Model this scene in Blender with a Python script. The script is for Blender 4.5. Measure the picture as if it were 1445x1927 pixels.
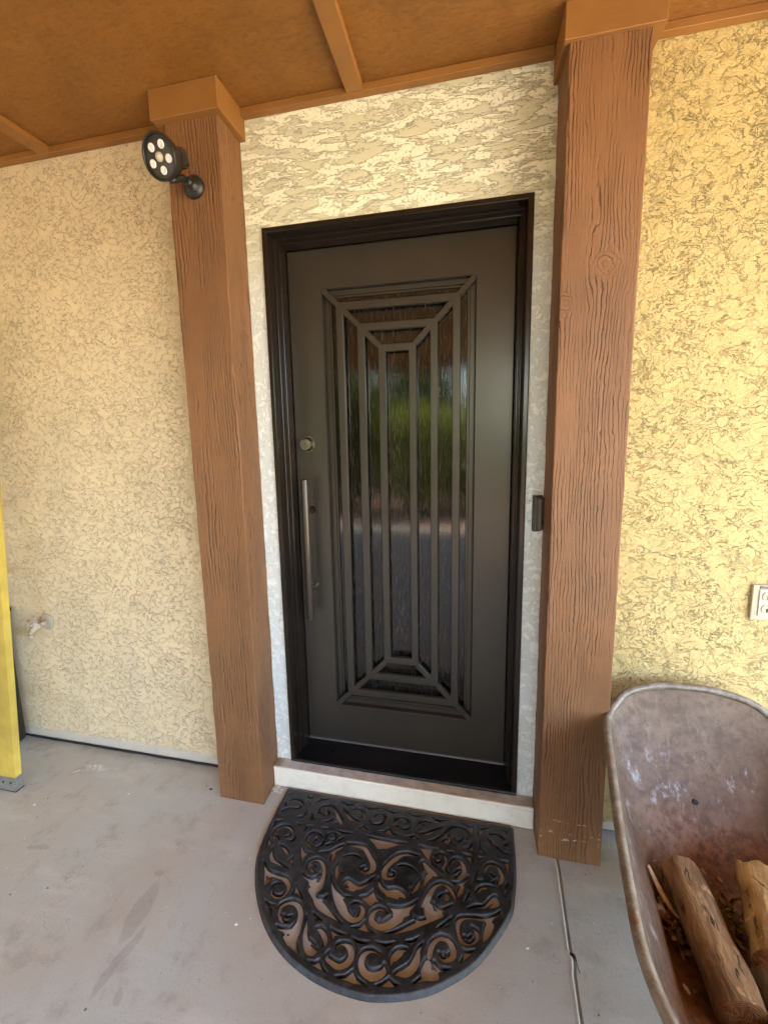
import bpy, bmesh, math, random
import numpy as np
from mathutils import Vector, Matrix, noise as mn
for o in list(bpy.data.objects): bpy.data.objects.remove(o)
scn=bpy.context.scene
# ---------------- camera ----------------
cam=bpy.data.cameras.new('camera'); co=bpy.data.objects.new('camera',cam); scn.collection.objects.link(co)
r_=Vector((0.97652538,0.21428651,-0.02189689)); u_=Vector((-0.01000925,0.14668774,0.98913221)); f_=Vector((-0.2151697,0.96569353,-0.14538915))
M=Matrix.Identity(4)
for i in range(3): M[i][0]=r_[i]; M[i][1]=u_[i]; M[i][2]=-f_[i]
M[0][3],M[1][3],M[2][3]=0.724,-1.5106,1.4918
co.matrix_world=M
cam.sensor_fit='HORIZONTAL'; cam.sensor_width=36.0; cam.lens=798.76/1445*36.0
cam.shift_x=18.44/1445; cam.shift_y=-41.95/1445
cam.clip_start=0.02; cam.clip_end=500
scn.camera=co
# ---------------- world, sun, exposure ----------------
SUN_EL=math.radians(58); SUN_AZ=math.radians(152)      # azimuth clockwise from +y
w=bpy.data.worlds.new('World'); scn.world=w; w.use_nodes=True
sky=w.node_tree.nodes.new('ShaderNodeTexSky'); sky.sky_type='NISHITA'; sky.sun_disc=False
sky.sun_elevation=SUN_EL; sky.sun_rotation=SUN_AZ
bg=w.node_tree.nodes['Background']; bg.inputs['Strength'].default_value=0.15
w.node_tree.links.new(sky.outputs[0],bg.inputs[0])
sl=bpy.data.lights.new('sun','SUN'); sl.energy=4.0; sl.angle=math.radians(0.5); sl.color=(1,0.93,0.80)
so=bpy.data.objects.new('sun',sl); scn.collection.objects.link(so)
sd=Vector((math.sin(SUN_AZ)*math.cos(SUN_EL),math.cos(SUN_AZ)*math.cos(SUN_EL),math.sin(SUN_EL)))
so.rotation_euler=sd.to_track_quat('Z','Y').to_euler()
scn.view_settings.view_transform='Standard'; scn.view_settings.look='None'
scn.view_settings.gamma=1; scn.view_settings.use_curve_mapping=False
scn.view_settings.exposure=3.62
scn.render.engine='CYCLES'
scn.cycles.max_bounces=10; scn.cycles.diffuse_bounces=6; scn.cycles.glossy_bounces=4
# ---------------- node helpers ----------------
class T:
    def __init__(s,name):
        s.m=bpy.data.materials.new(name); s.m.use_nodes=True; s.nt=s.m.node_tree
        s.b=s.nt.nodes['Principled BSDF']; s._p=None
    def n(s,t,props=None,ins=None):
        nd=s.nt.nodes.new('ShaderNode'+t)
        for k,v in (props or {}).items(): setattr(nd,k,v)
        for k,v in (ins or {}).items(): s.set(nd.inputs[k],v)
        return nd
    def set(s,i,v):
        if isinstance(v,bpy.types.NodeSocket): s.nt.links.new(v,i)
        else: i.default_value=v
    def P(s):
        if s._p is None: s._p=s.n('NewGeometry').outputs['Position']
        return s._p
    def map(s,sc,v=None,rot=(0,0,0),loc=(0,0,0)):
        return s.n('Mapping',None,{0:v or s.P(),1:loc,2:rot,3:sc}).outputs[0]
    def noise(s,scale,v=None,detail=4,rough=.55,dist=0,col=False):
        nd=s.n('TexNoise',None,{'Vector':v or s.P(),'Scale':scale,'Detail':detail,'Roughness':rough,'Distortion':dist})
        return nd.outputs[1 if col else 0]
    def math(s,op,a,b=0,c=0,clamp=False):
        nd=s.n('Math',{'operation':op,'use_clamp':clamp},{0:a,1:b,2:c}); return nd.outputs[0]
    def ss(s,v,a,b,o0=0,o1=1):
        return s.n('MapRange',{'interpolation_type':'SMOOTHSTEP'},{0:v,1:a,2:b,3:o0,4:o1}).outputs[0]
    def mix(s,f,a,b,mode='MIX'):
        nd=s.n('Mix',{'data_type':'RGBA','blend_type':mode}); s.set(nd.inputs[0],f)
        for i,v in((6,a),(7,b)):
            if isinstance(v,(tuple,list)) and len(v)==3: v=(*v,1)
            s.set(nd.inputs[i],v)
        return nd.outputs[2]
    def vadd(s,a,b,op='ADD',sc=1):
        nd=s.n('VectorMath',{'operation':op}); s.set(nd.inputs[0],a)
        if op=='SCALE': s.set(nd.inputs[3],sc)
        else: s.set(nd.inputs[1],b)
        return nd.outputs[0]
    def warp(s,v,scale,amt,detail=2):
        c=s.noise(scale,v,detail,col=True); c=s.vadd(c,(.5,.5,.5),'SUBTRACT'); c=s.vadd(c,None,'SCALE',amt)
        return s.vadd(v,c)
    def sep(s,v=None): return s.n('SeparateXYZ',None,{0:v or s.P()}).outputs
    def comb(s,x,y,z): return s.n('CombineXYZ',None,{0:x,1:y,2:z}).outputs[0]
    def bump(s,h,dist,strength=1,norm=None):
        ins={'Height':h,'Distance':dist,'Strength':strength}
        if norm: ins['Normal']=norm
        return s.n('Bump',None,ins).outputs[0]
    def out(s,col=None,rough=None,norm=None,metal=None,**k):
        if col is not None:
            if isinstance(col,tuple) and len(col)==3: col=(*col,1)
            s.set(s.b.inputs['Base Color'],col)
        if rough is not None: s.set(s.b.inputs['Roughness'],rough)
        if norm is not None: s.set(s.b.inputs['Normal'],norm)
        if metal is not None: s.set(s.b.inputs['Metallic'],metal)
        for a,v in k.items(): s.set(s.b.inputs[a.replace('_',' ')],v)
        return s.m
def contour(t,f,lvl,wd):
    # thin line where field f crosses a level: 1 on the line
    d=t.math('ABSOLUTE',t.math('SUBTRACT',f,lvl)); return t.ss(d,0,wd,1,0)
# ---------------- materials ----------------
def stucco(name,base,crevice_shade,scale,amt,coverage,bands=0,bd=.0075,spk=.20):
    t=T(name); P=t.P()
    v=t.warp(t.map((1,1,1.3),P,rot=(0,.35,0)),7,.07)
    vw=t.warp(v,60,.012)
    n1=t.noise(scale,vw,7,.68,.2)
    n2=t.noise(scale*1.9,t.warp(v,40,.02),5,.6,.6)
    patch=t.noise(6.5,P,3,.6)
    mask=t.ss(patch,coverage-.10,coverage+.12)
    brk=t.ss(t.noise(45,P,3),.42,.56)
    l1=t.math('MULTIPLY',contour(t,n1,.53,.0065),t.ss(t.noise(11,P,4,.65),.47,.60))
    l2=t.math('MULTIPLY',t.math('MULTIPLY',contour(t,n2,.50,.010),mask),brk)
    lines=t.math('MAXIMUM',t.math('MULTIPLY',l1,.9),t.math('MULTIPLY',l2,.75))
    plate=t.ss(n1,.515,.53); plate2=t.math('MULTIPLY',t.ss(n2,.485,.5),mask)
    h=t.math('ADD',t.math('MULTIPLY',plate,.9),t.math('MULTIPLY',plate2,.7))
    h=t.math('ADD',h,t.math('MULTIPLY',t.noise(160,P,3,.6),.45))
    h=t.math('ADD',h,t.math('MULTIPLY',t.noise(30,vw,4,.6),1.0))
    h=t.math('SUBTRACT',h,t.math('MULTIPLY',lines,1.6))
    big=t.ss(t.noise(2.2,P,4,.6),.3,.7)
    col=t.mix(big,tuple(c*.93 for c in base),tuple(min(1,c*1.06) for c in base))
    col=t.mix(t.math('MULTIPLY',t.ss(t.noise(70,P,4,.7),.5,.75),spk),col,tuple(c*.72 for c in base))
    if bands:   # smooth cement footing, a little greyer
        z=t.math('ADD',t.sep()[2],t.math('MULTIPLY',t.noise(7,P,3),.05))
        ft=t.ss(z,.065,.085,1,0)
        lines=t.math('MULTIPLY',lines,t.math('SUBTRACT',1,ft)); h=t.math('MULTIPLY',h,t.math('SUBTRACT',1.05,ft))
        col=t.mix(ft,col,(.58,.53,.44)); 
        scuff=t.math('MULTIPLY',t.ss(t.noise(3.5,t.map((1,1,.35)),4,.65),.56,.72),t.ss(t.sep()[2],.0,.9,.35,0))
        col=t.mix(scuff,col,(.42,.38,.33))
    col=t.mix(t.math('MULTIPLY',lines,amt),col,crevice_shade)  # shade of the stucco crevices painted into the colour along the lines
    return t.out(col,.88,t.bump(h,bd,1))
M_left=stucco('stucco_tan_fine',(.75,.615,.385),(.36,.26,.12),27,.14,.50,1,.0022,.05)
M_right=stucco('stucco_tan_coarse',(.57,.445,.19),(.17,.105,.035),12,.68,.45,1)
def mk_white():
    t=T('stucco_pale_skip_trowel'); P=t.P()
    up=t.ss(t.sep()[2],1.9,2.25)
    v=t.warp(t.map((.8,1,3.0),P,rot=(0,.16,0)),6,.14)
    a=t.noise(10,t.warp(v,34,.04),8,.74,.15)
    b=t.noise(38,t.warp(P,20,.03),6,.72,.3)
    hi=t.ss(a,.475,.505)
    holes=t.ss(t.noise(95,P,3,.6),.58,.64)
    hi=t.math('MULTIPLY',hi,t.math('SUBTRACT',1,holes))
    lo=t.ss(b,.48,.56)
    f=t.math('ADD',t.math('MULTIPLY',hi,up),t.math('MULTIPLY',t.math('MULTIPLY',lo,.55),t.math('SUBTRACT',1,up)))
    col=t.mix(up,t.mix(lo,(.68,.71,.66),(.84,.86,.80)),t.mix(hi,(.68,.66,.46),(.90,.89,.68)))  # warm light above and cooler light below put into the pale colour
    edge=contour(t,a,.477,.006)
    col=t.mix(t.math('MULTIPLY',t.math('MULTIPLY',edge,up),.10),col,(.34,.30,.17))
    h=t.math('ADD',f,t.math('MULTIPLY',t.noise(120,P,4,.65),.35)); h=t.math('ADD',h,t.math('MULTIPLY',t.noise(35,P,3),.6))
    return t.out(col,.85,t.bump(h,.0022,1))
M_white=mk_white()
def wood_paint(name,base,groove,knots,freq=95,amp=1.0,scrape=.7):
    # knots: list of (x,z,size) on the front face
    t=T(name); P=t.P(); X,Y,Z=t.sep()
    across=t.math('ADD',X,t.math('MULTIPLY',Y,.8))
    vz=t.comb(across,Y,t.math('MULTIPLY',Z,.16))
    wv=t.math('MULTIPLY',t.math('SUBTRACT',t.noise(9,vz,3,.5),.5),.085)
    wv2=t.math('MULTIPLY',t.math('SUBTRACT',t.noise(50,t.comb(across,Y,t.math('MULTIPLY',Z,.5)),3,.6),.5),.010)
    g=t.math('ADD',across,t.math('ADD',wv,wv2))
    extra=None
    for kx,kz,ks in knots:
        dx=t.math('DIVIDE',t.math('SUBTRACT',X,kx),ks); dz=t.math('DIVIDE',t.math('SUBTRACT',Z,kz),ks*1.35)
        r2=t.math('ADD',t.math('MULTIPLY',dx,dx),t.math('MULTIPLY',dz,dz)); r2=t.math('MULTIPLY',r2,t.ss(t.noise(16,P,4,.65),.25,.75,.55,1.5))
        e=t.math('POWER',2.718,t.math('MULTIPLY',r2,-.5))
        # push grain sideways round the knot
        g=t.math('SUBTRACT',g,t.math('MULTIPLY',t.math('MULTIPLY',dx,e),ks*.55))
        rr=t.math('SQRT',r2); rr=t.math('ADD',rr,t.math('MULTIPLY',t.noise(17,P,3,.6),.9)); rr=t.math('ADD',rr,t.math('MULTIPLY',t.noise(90,P,3,.6),.22)); rr=t.math('SUBTRACT',rr,.45)
        ring=t.math('MULTIPLY',t.ss(t.math('SINE',t.math('MULTIPLY',rr,24)),.55,1.0),t.ss(rr,.95,1.25,1,0))
        rim=contour(t,rr,.60,.035)
        ring=t.math('MAXIMUM',t.math('MULTIPLY',ring,.28),t.math('MULTIPLY',t.math('MULTIPLY',rim,.65),t.ss(t.noise(25,P,2),.35,.6)))
        extra=(ring,t.ss(rr,.8,1.1,1,0)) if extra is None else (t.math('MAXIMUM',extra[0],ring),t.math('MAXIMUM',extra[1],t.ss(rr,.8,1.1,1,0)))
    fr=t.math('FRACT',t.math('MULTIPLY',g,freq))
    d=t.math('ABSOLUTE',t.math('SUBTRACT',fr,.5))
    wdth=t.ss(t.noise(14,vz,3),.35,.65,.10,.26)
    ln=t.n('MapRange',{'interpolation_type':'SMOOTHSTEP'},{0:d,1:0,2:wdth,3:1,4:0}).outputs[0]
    keep=t.ss(t.noise(7,t.comb(across,Y,t.math('MULTIPLY',Z,.35)),3,.6),.36,.54)
    keep2=t.ss(t.noise(60,t.comb(across,Y,t.math('MULTIPLY',Z,.5)),2),.36,.5,.35,1)
    ln=t.math('MULTIPLY',t.math('MULTIPLY',ln,keep),keep2)
    if extra: ln=t.math('ADD',t.math('MULTIPLY',ln,t.math('SUBTRACT',1,extra[1])),extra[0],clamp=True)
    fine=t.noise(420,t.comb(across,Y,t.math('MULTIPLY',Z,.05)),3,.6)
    horiz=t.noise(260,t.comb(t.math('MULTIPLY',across,.12),Y,Z),2,.5)
    h=t.math('SUBTRACT',t.math('ADD',t.math('MULTIPLY',fine,.5),t.math('MULTIPLY',horiz,.25)),t.math('MULTIPLY',ln,1.3))
    h=t.math('ADD',h,t.math('MULTIPLY',t.noise(22,vz,3),.8))
    tone=t.ss(t.noise(5,t.comb(across,Y,t.math('MULTIPLY',Z,.5)),4,.6),.3,.7)
    col=t.mix(tone,tuple(c*.86 for c in base),tuple(c*1.1 for c in base))
    col=t.mix(t.math('MULTIPLY',ln,.78*amp),col,groove)
    # worn spots near the foot: small pale chips and scrapes
    chip=t.math('MULTIPLY',t.ss(t.noise(70,t.comb(across,Y,t.math('MULTIPLY',Z,1.3)),3,.7),.70,.74),t.ss(Z,.15,.9,1,.35))
    col=t.mix(t.math('MULTIPLY',chip,.6),col,(.62,.50,.40))
    sc=t.noise(55,t.comb(t.math('MULTIPLY',across,.8),Y,t.math('MULTIPLY',Z,1)),4,.75)
    band=None
    for zc in (.085,.108,.15):
        zz=t.math('ADD',Z,t.math('MULTIPLY',t.math('SUBTRACT',t.noise(9,P,2),.5),.03))
        b=contour(t,zz,zc,.006); band=b if band is None else t.math('MAXIMUM',band,b)
    col=t.mix(t.math('MULTIPLY',t.math('MULTIPLY',band,t.ss(sc,.53,.6)),scrape),col,(.62,.52,.45))
    return t.out(col,.62,t.bump(h,.0026,1.0))
BR=(.215,.096,.034)
M_postL=wood_paint('post_paint_left',BR,(.065,.024,.008),[(-.13,1.05,.02)],freq=84,amp=.95,scrape=.08)
M_postR=wood_paint('post_paint_right',BR,(.055,.020,.007),[(1.091,1.930,.042),(.992,1.83,.030)],freq=96,amp=.85)
def mk_trim(name,base,amt):
    t=T(name); P=t.P()
    st=t.noise(40,t.map((.25,1,1.2)),4,.65)
    st2=t.noise(300,t.map((.06,.5,1)),3,.6)
    col=t.mix(t.ss(t.noise(4,P,4,.6),.3,.7),tuple(c*.88 for c in base),tuple(c*1.1 for c in base))
    col=t.mix(t.math('MULTIPLY',t.ss(t.noise(160,P,2,.6),.74,.78),.5),col,(.55,.42,.28))
    h=t.math('ADD',st,t.math('MULTIPLY',st2,.6))
    return t.out(col,.6,t.bump(h,amt,.8))
M_trim=mk_trim('trim_paint',(.275,.120,.026),.0010)
def mk_ply():
    t=T('rough_plywood_paint'); P=t.P()
    v=t.map((.6,1.2,1),P,rot=(0,0,.12))
    a=t.noise(70,t.warp(v,12,.03),5,.7); b=t.noise(500,t.map((.15,1,1),P),2,.5)
    lin=t.ss(a,.52,.60)
    base=(.255,.100,.012)
    col=t.mix(t.ss(t.noise(3,P,5,.65),.3,.7),tuple(c*.8 for c in base),tuple(c*1.15 for c in base))
    col=t.mix(t.math('MULTIPLY',lin,.4),col,(.29,.13,.03)); col=t.mix(t.math('MULTIPLY',t.ss(a,.46,.38),.35),col,(.11,.045,.010))
    sp=t.ss(t.noise(110,t.map((.35,1,1)),3,.7),.735,.76)
    col=t.mix(t.math('MULTIPLY',sp,.6),col,(.55,.33,.13))
    h=t.math('ADD',a,t.math('MULTIPLY',b,.35))
    return t.out(col,.6,t.bump(h,.0032,1))
M_ply=mk_ply()
def mk_floor():
    t=T('concrete_slab'); P=t.P(); X,Y,Z=t.sep()
    v=t.map((1,1.9,1),P,rot=(0,0,.9))
    n=t.noise(2.3,t.warp(P,1.6,.3),7,.68); n2=t.noise(9,P,6,.7); n3=t.noise(220,P,3,.7)
    st=t.noise(5,t.map((.5,2.2,1),P,rot=(0,0,-.75)),5,.65)
    tan=t.ss(n,.36,.62)
    col=t.mix(tan,(.485,.50,.455),(.50,.475,.40))
    col=t.mix(t.ss(st,.5,.72),col,(.57,.56,.50)) 
    col=t.mix(t.math('MULTIPLY',t.ss(n2,.50,.72),.42),col,(.24,.205,.17))
    col=t.mix(t.math('MULTIPLY',t.ss(n3,.5,.75),.35),col,(.17,.16,.15))
    col=t.mix(t.math('MULTIPLY',t.ss(n3,.42,.25),.30),col,(.50,.49,.47))
    big=t.noise(.9,P,4,.6); col=t.mix(t.math('MULTIPLY',t.ss(big,.48,.66),.38),col,(.40,.325,.24))
    hair=t.math('MULTIPLY',contour(t,t.noise(1.7,t.warp(P,12,.03),5,.62),.475,.0011),t.ss(t.noise(5,P,3),.5,.6)); col=t.mix(t.math('MULTIPLY',hair,.5),col,(.12,.10,.085))
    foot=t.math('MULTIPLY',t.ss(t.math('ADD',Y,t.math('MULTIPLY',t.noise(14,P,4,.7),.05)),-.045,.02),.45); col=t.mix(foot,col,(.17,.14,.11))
    # dried streak running toward the yard, with an irregular outline
    wp=t.warp(P,9,.05,3); x2,y2,_=t.sep(wp)
    def blob(cx,cy,rx,ry,rot,soft=.25):
        c,s_=math.cos(rot),math.sin(rot)
        dx=t.math('SUBTRACT',x2,cx); dy=t.math('SUBTRACT',y2,cy)
        a=t.math('DIVIDE',t.math('ADD',t.math('MULTIPLY',dx,c),t.math('MULTIPLY',dy,s_)),rx)
        b=t.math('DIVIDE',t.math('SUBTRACT',t.math('MULTIPLY',dy,c),t.math('MULTIPLY',dx,s_)),ry)
        r=t.math('SQRT',t.math('ADD',t.math('MULTIPLY',a,a),t.math('MULTIPLY',b,b)))
        return t.ss(r,1-soft,1,1,0)
    wet=t.math('MAXIMUM',blob(-.27,-.57,.034,.095,.05),t.math('MAXIMUM',blob(-.235,-.70,.017,.10,-.12),blob(-.175,-.76,.011,.02,.4)))
    wet=t.math('MAXIMUM',wet,t.math('MAXIMUM',blob(-.795,-.47,.045,.010,.25),blob(-.29,-.46,.02,.012,0)))
    col=t.mix(t.math('MULTIPLY',wet,.26),col,(.19,.165,.15))
    # chalky white mark near the wall
    ch=t.math('MULTIPLY',t.math('MAXIMUM',blob(-.90,-.115,.075,.022,.15,.6),blob(-.945,-.145,.05,.006,.35,.5)),t.ss(t.noise(70,t.map((1,.5,1),P),4,.7),.42,.6))
    col=t.mix(t.math('MULTIPLY',ch,.8),col,(.78,.78,.78))
    # dark specks
    vo=t.n('TexVoronoi',{'feature':'F1'},{'Vector':P,'Scale':13.0}); dk=t.ss(vo.outputs['Distance'],.035,.055,1,0)
    dk=t.math('MULTIPLY',dk,t.ss(t.noise(4,P,2),.48,.56)); col=t.mix(t.math('MULTIPLY',dk,.8),col,(.05,.04,.03))
    h=t.math('ADD',t.math('MULTIPLY',n3,.5),t.math('MULTIPLY',n2,.9))
    rough=t.ss(n,.3,.7,.55,.8)
    return t.out(col,rough,t.bump(h,.0012,.8))
M_floor=mk_floor()
def simple(name,col,rough=.5,metal=0,bs=60,bd=.0004,var=.12,**k):
    t=T(name); P=t.P()
    c=t.mix(t.ss(t.noise(bs*.2,P,4,.6),.3,.7),tuple(x*(1-var) for x in col),tuple(min(1,x*(1+var)) for x in col))
    r=t.ss(t.noise(bs*.3,P,4,.6),.3,.7,rough*.85,min(1,rough*1.15))
    return t.out(c,r,t.bump(t.noise(bs,P,4,.6),bd,.7),metal,**k)
def mk_bronze(name,base,rough,brush=.00003):
    t=T(name); P=t.P()
    c=t.mix(t.ss(t.noise(3.2,P,5,.6),.3,.7),tuple(x*.94 for x in base),tuple(x*1.06 for x in base))
    c=t.mix(t.math('MULTIPLY',t.ss(t.noise(14,t.map((1,1,.5)),4,.7),.62,.75),.05),c,(.03,.026,.024))
    br=t.noise(240,t.map((1,1,.04)),3,.6)
    r=t.math('ADD',t.ss(t.noise(6,P,4,.6),.3,.7,rough*.95,rough*1.05),t.math('MULTIPLY',t.math('SUBTRACT',br,.5),.03))
    return t.out(c,r,t.bump(br,brush,.6),.55)
M_bronze=mk_bronze('dark_bronze_paint',(.068,.059,.046),.31)
M_frame=simple('dark_bronze_frame',(.020,.014,.010),.22,.3,8,.0002,.1)
M_matte=simple('matte_bronze_edge',(.030,.024,.018),.95,0,30,.0004,.1,Specular_IOR_Level=.1)
M_sill=simple('black_threshold',(.006,.006,.008),.32,0,25,.0003,.3)
M_edge=simple('worn_metal_edge',(.32,.33,.35),.35,.8)
def mk_glass():
    t=T('rain_glass'); P=t.P()
    v=t.map((1,1,.07),t.warp(P,30,.006))
    a=t.noise(260,v,3,.6); b=t.noise(90,t.map((1,1,.12),P),3,.6)
    h=t.math('ADD',a,t.math('MULTIPLY',b,.6))
    c=t.mix(t.ss(a,.5,.7),(.009,.008,.006),(.060,.050,.038))
    return t.out(c,.085,t.bump(h,.0005,.34),0,IOR=1.6)
M_glass=mk_glass()
M_rubber=None
def mk_rubber():
    t=T('black_rubber'); P=t.P()
    n=t.noise(45,P,5,.7); n2=t.noise(8,P,4,.6)
    c=t.mix(t.ss(n,.4,.7),(.011,.011,.0115),(.042,.043,.045)); c=t.mix(t.math('MULTIPLY',t.ss(n2,.45,.7),.35),c,(.055,.053,.050))
    return t.out(c,t.ss(n2,.3,.7,.36,.58),t.bump(t.noise(380,P,3,.7),.0005,.8))
M_rubber=mk_rubber()
def mk_step():
    t=T('painted_doorstep'); P=t.P(); Z=t.sep()[2]
    c=t.mix(t.ss(t.noise(12,P,5,.65),.4,.75),(.86,.80,.66),(.76,.69,.56))
    c=t.mix(t.math('MULTIPLY',t.ss(t.noise(70,P,4,.7),.63,.68),.55),c,(.36,.33,.28))
    c=t.mix(t.math('MULTIPLY',t.ss(t.noise(30,t.map((.12,1,1.6)),3,.6),.62,.70),.4),c,(.45,.42,.38))
    return t.out(c,.55,t.bump(t.noise(50,P,5,.6),.0015,.8))
M_step=mk_step()
M_mortar=simple('step_mortar',(.55,.50,.41),.9,0,120,.0008,.2)
def mk_tray():
    t=T('rusty_painted_steel'); P=t.P(); X,Y,Z=t.sep()
    n=t.noise(9,P,6,.7); n2=t.noise(45,P,5,.75)
    base=t.mix(t.ss(n,.35,.65),(.135,.084,.048),(.200,.132,.078))
    rz=t.math('ADD',Z,t.math('MULTIPLY',t.math('SUBTRACT',t.noise(6,P,4),.5),.22))
    rust=t.ss(rz,.24,.38,1,0)          # rust where water sat in the pan
    base=t.mix(t.math('MULTIPLY',t.ss(n2,.48,.66),.55),base,(.105,.072,.058)); base=t.mix(t.math('MULTIPLY',t.ss(t.noise(22,t.map((2,1,.5)),5,.75),.55,.7),.25),base,(.38,.29,.22))
    base=t.mix(rust,base,t.mix(t.ss(n2,.4,.65),(.20,.080,.020),(.10,.038,.012)))
    pl=t.math('MULTIPLY',t.ss(t.noise(15,t.map((1.5,1,.55)),8,.8),.54,.66),t.math('MULTIPLY',t.ss(Z,.30,.37),t.ss(Z,.50,.44)))
    base=t.mix(t.math('MULTIPLY',pl,.85),base,(.42,.405,.375))
    sp=t.ss(t.noise(140,P,3,.7),.72,.76); base=t.mix(t.math('MULTIPLY',sp,.6),base,(.55,.42,.36))
    return t.out(base,t.ss(n2,.3,.7,.48,.72),t.bump(t.math('ADD',n2,n),.0016,.8),.15)
M_tray=mk_tray()
def mk_rim():
    t=T('worn_rim_steel'); P=t.P()
    n=t.noise(35,P,5,.7)
    c=t.mix(t.ss(n,.38,.66),(.19,.155,.115),(.31,.27,.215)); c=t.mix(t.ss(t.noise(16,P,4,.7),.6,.7),c,(.21,.11,.07))
    return t.out(c,t.ss(n,.3,.7,.35,.6),t.bump(n,.0008,.7),.35)
M_rim=mk_rim()
def mk_log(name,a,b,dk,axis):
    # axis: direction of the log; streaks along it, radial pores fine
    t=T(name); P=t.P()
    ax=Vector(axis).normalized(); q=ax.to_track_quat('Z','Y').inverted().to_euler()
    v=t.map((1,1,1),P,rot=tuple(q)); v=t.warp(v,14,.03)
    n=t.noise(38,t.map((1,1,.16),v),5,.68,.4); n2=t.noise(14,t.map((1,1,.4),v),4,.6); f=t.noise(300,t.map((1,1,.08),v),2)
    c=t.mix(t.ss(n,.38,.66),a,b); c=t.mix(t.ss(n2,.46,.62,0,.85),c,dk); c=t.mix(t.math('MULTIPLY',t.ss(t.noise(26,v,3),.62,.7),.6),c,tuple(min(1,q*1.7) for q in b))
    cr=t.math('MULTIPLY',contour(t,t.noise(9,t.map((1.4,1.4,.35),v),4,.6),.5,.012),t.ss(t.noise(20,P,2),.45,.6))
    c=t.mix(t.math('MULTIPLY',cr,.85),c,(.035,.018,.008))
    h=t.math('SUBTRACT',t.math('ADD',n,t.math('MULTIPLY',f,.25)),cr)
    return t.out(c,.65,t.bump(h,.006,1))
M_blk=simple('black_plastic',(.018,.017,.014),.33,0,90,.0002,.2)
M_blkface=simple('dark_lens_face',(.05,.048,.042),.4,0,90,.0002,.1)
M_lens=simple('clear_led_lens',(.9,.9,.9),.12,0,300,.0006,.15)
M_pir=simple('frosted_sensor_lens',(.55,.49,.40),.4,0,400,.0008,.05)
M_ivory=simple('ivory_plastic',(.44,.385,.255),.4,0,40,.0002,.04)
M_whitep=simple('white_plastic',(.54,.515,.42),.35,0,40,.0002,.03)
M_dark=simple('dark_slot',(.01,.008,.006),.7)
M_nickel=simple('satin_nickel',(.26,.235,.19),.35,1,200,.0001,.1)
M_tap=simple('overpainted_tap',(.46,.39,.29),.55,0,150,.0012,.12)
M_yel=simple('yellow_fibreglass',(.55,.40,.07),.5,0,22,.0008,.22)
M_alu=simple('aluminium',(.38,.38,.37),.42,.7,120,.0004,.15)
M_screw=simple('screw_steel',(.10,.10,.10),.4,.8)
M_cable=simple('black_cable',(.012,.012,.012),.5)
M_chip=simple('white_paint_chip',(.85,.85,.83),.7)
M_leaf=simple('dry_leaf',(.16,.09,.055),.7,0,120,.001,.3)
M_bark=simple('dry_bark_shard',(.22,.13,.07),.75,0,150,.0015,.4)
M_sliver=simple('pale_wood_sliver',(.42,.29,.17),.7,0,150,.0008,.25)
M_green=None
# ---------------- mesh helpers ----------------
def link(name,bm,mat,parent=None,smooth=False,mats=None):
    me=bpy.data.meshes.new(name)
    if parent is not None:
        l=parent
        off=Vector((0,0,0))
        while l is not None: off+=l.location; l=l.parent
        bmesh.ops.translate(bm,verts=bm.verts,vec=-off)
    bm.normal_update(); bm.to_mesh(me); bm.free()
    for m in (mats or [mat]): me.materials.append(m)
    if smooth:
        for p in me.polygons: p.use_smooth=True
    o=bpy.data.objects.new(name,me); scn.collection.objects.link(o)
    if parent is not None: o.parent=parent
    return o
def tag(o,label=None,cat=None,group=None,kind=None):
    if label: o['label']=label
    if cat: o['category']=cat
    if group: o['group']=group
    if kind: o['kind']=kind
    return o
def thing(name,label,cat,loc,group=None):
    o=bpy.data.objects.new(name,None); scn.collection.objects.link(o); o.location=loc; o.empty_display_size=.05
    return tag(o,label,cat,group)
def box(bm,x0,x1,y0,y1,z0,z1,bev=0,seg=2):
    r=bmesh.ops.create_cube(bm,size=1); vs=r['verts']
    bmesh.ops.scale(bm,verts=vs,vec=(x1-x0,y1-y0,z1-z0)); bmesh.ops.translate(bm,verts=vs,vec=((x0+x1)/2,(y0+y1)/2,(z0+z1)/2))
    if bev:
        es=list({e for v in vs for e in v.link_edges}); bmesh.ops.bevel(bm,geom=es,offset=bev,segments=seg,profile=.5,affect='EDGES')
def B(): return bmesh.new()
def cyl(bm,p0,p1,r0,r1=None,seg=32,caps=True):
    p0=Vector(p0);p1=Vector(p1); r1=r0 if r1 is None else r1; d=p1-p0
    q=d.to_track_quat('Z','Y').to_matrix().to_4x4()
    r=bmesh.ops.create_cone(bm,cap_ends=caps,segments=seg,radius1=r0,radius2=r1,depth=d.length)
    bmesh.ops.transform(bm,matrix=Matrix.Translation((p0+p1)/2)@q,verts=r['verts'])
def tube(bm,pts,rad,seg=12,closed=False,caps=True,sq=None):
    pts=[Vector(p) for p in pts]; n=len(pts); rings=[]; up=Vector((0,0,1)); prev=None
    for i,p in enumerate(pts):
        a=pts[(i-1)%n] if (closed or i>0) else p; b=pts[(i+1)%n] if (closed or i<n-1) else p
        t=(b-a).normalized()
        if prev is None:
            s=t.cross(up); s=s.normalized() if s.length>1e-3 else Vector((1,0,0))
        else: s=(prev-t*prev.dot(t)).normalized()
        prev=s; c=t.cross(s); r=rad[i] if isinstance(rad,(list,tuple)) else rad
        rings.append([bm.verts.new(p+s*math.cos(k*2*math.pi/seg)*r+c*math.sin(k*2*math.pi/seg)*r*(sq or 1)) for k in range(seg)])
    for i in range(n if closed else n-1):
        A,Bq=rings[i],rings[(i+1)%n]
        for k in range(seg): bm.faces.new((A[k],A[(k+1)%seg],Bq[(k+1)%seg],Bq[k]))
    if not closed and caps: bm.faces.new(rings[0][::-1]); bm.faces.new(rings[-1])
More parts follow.
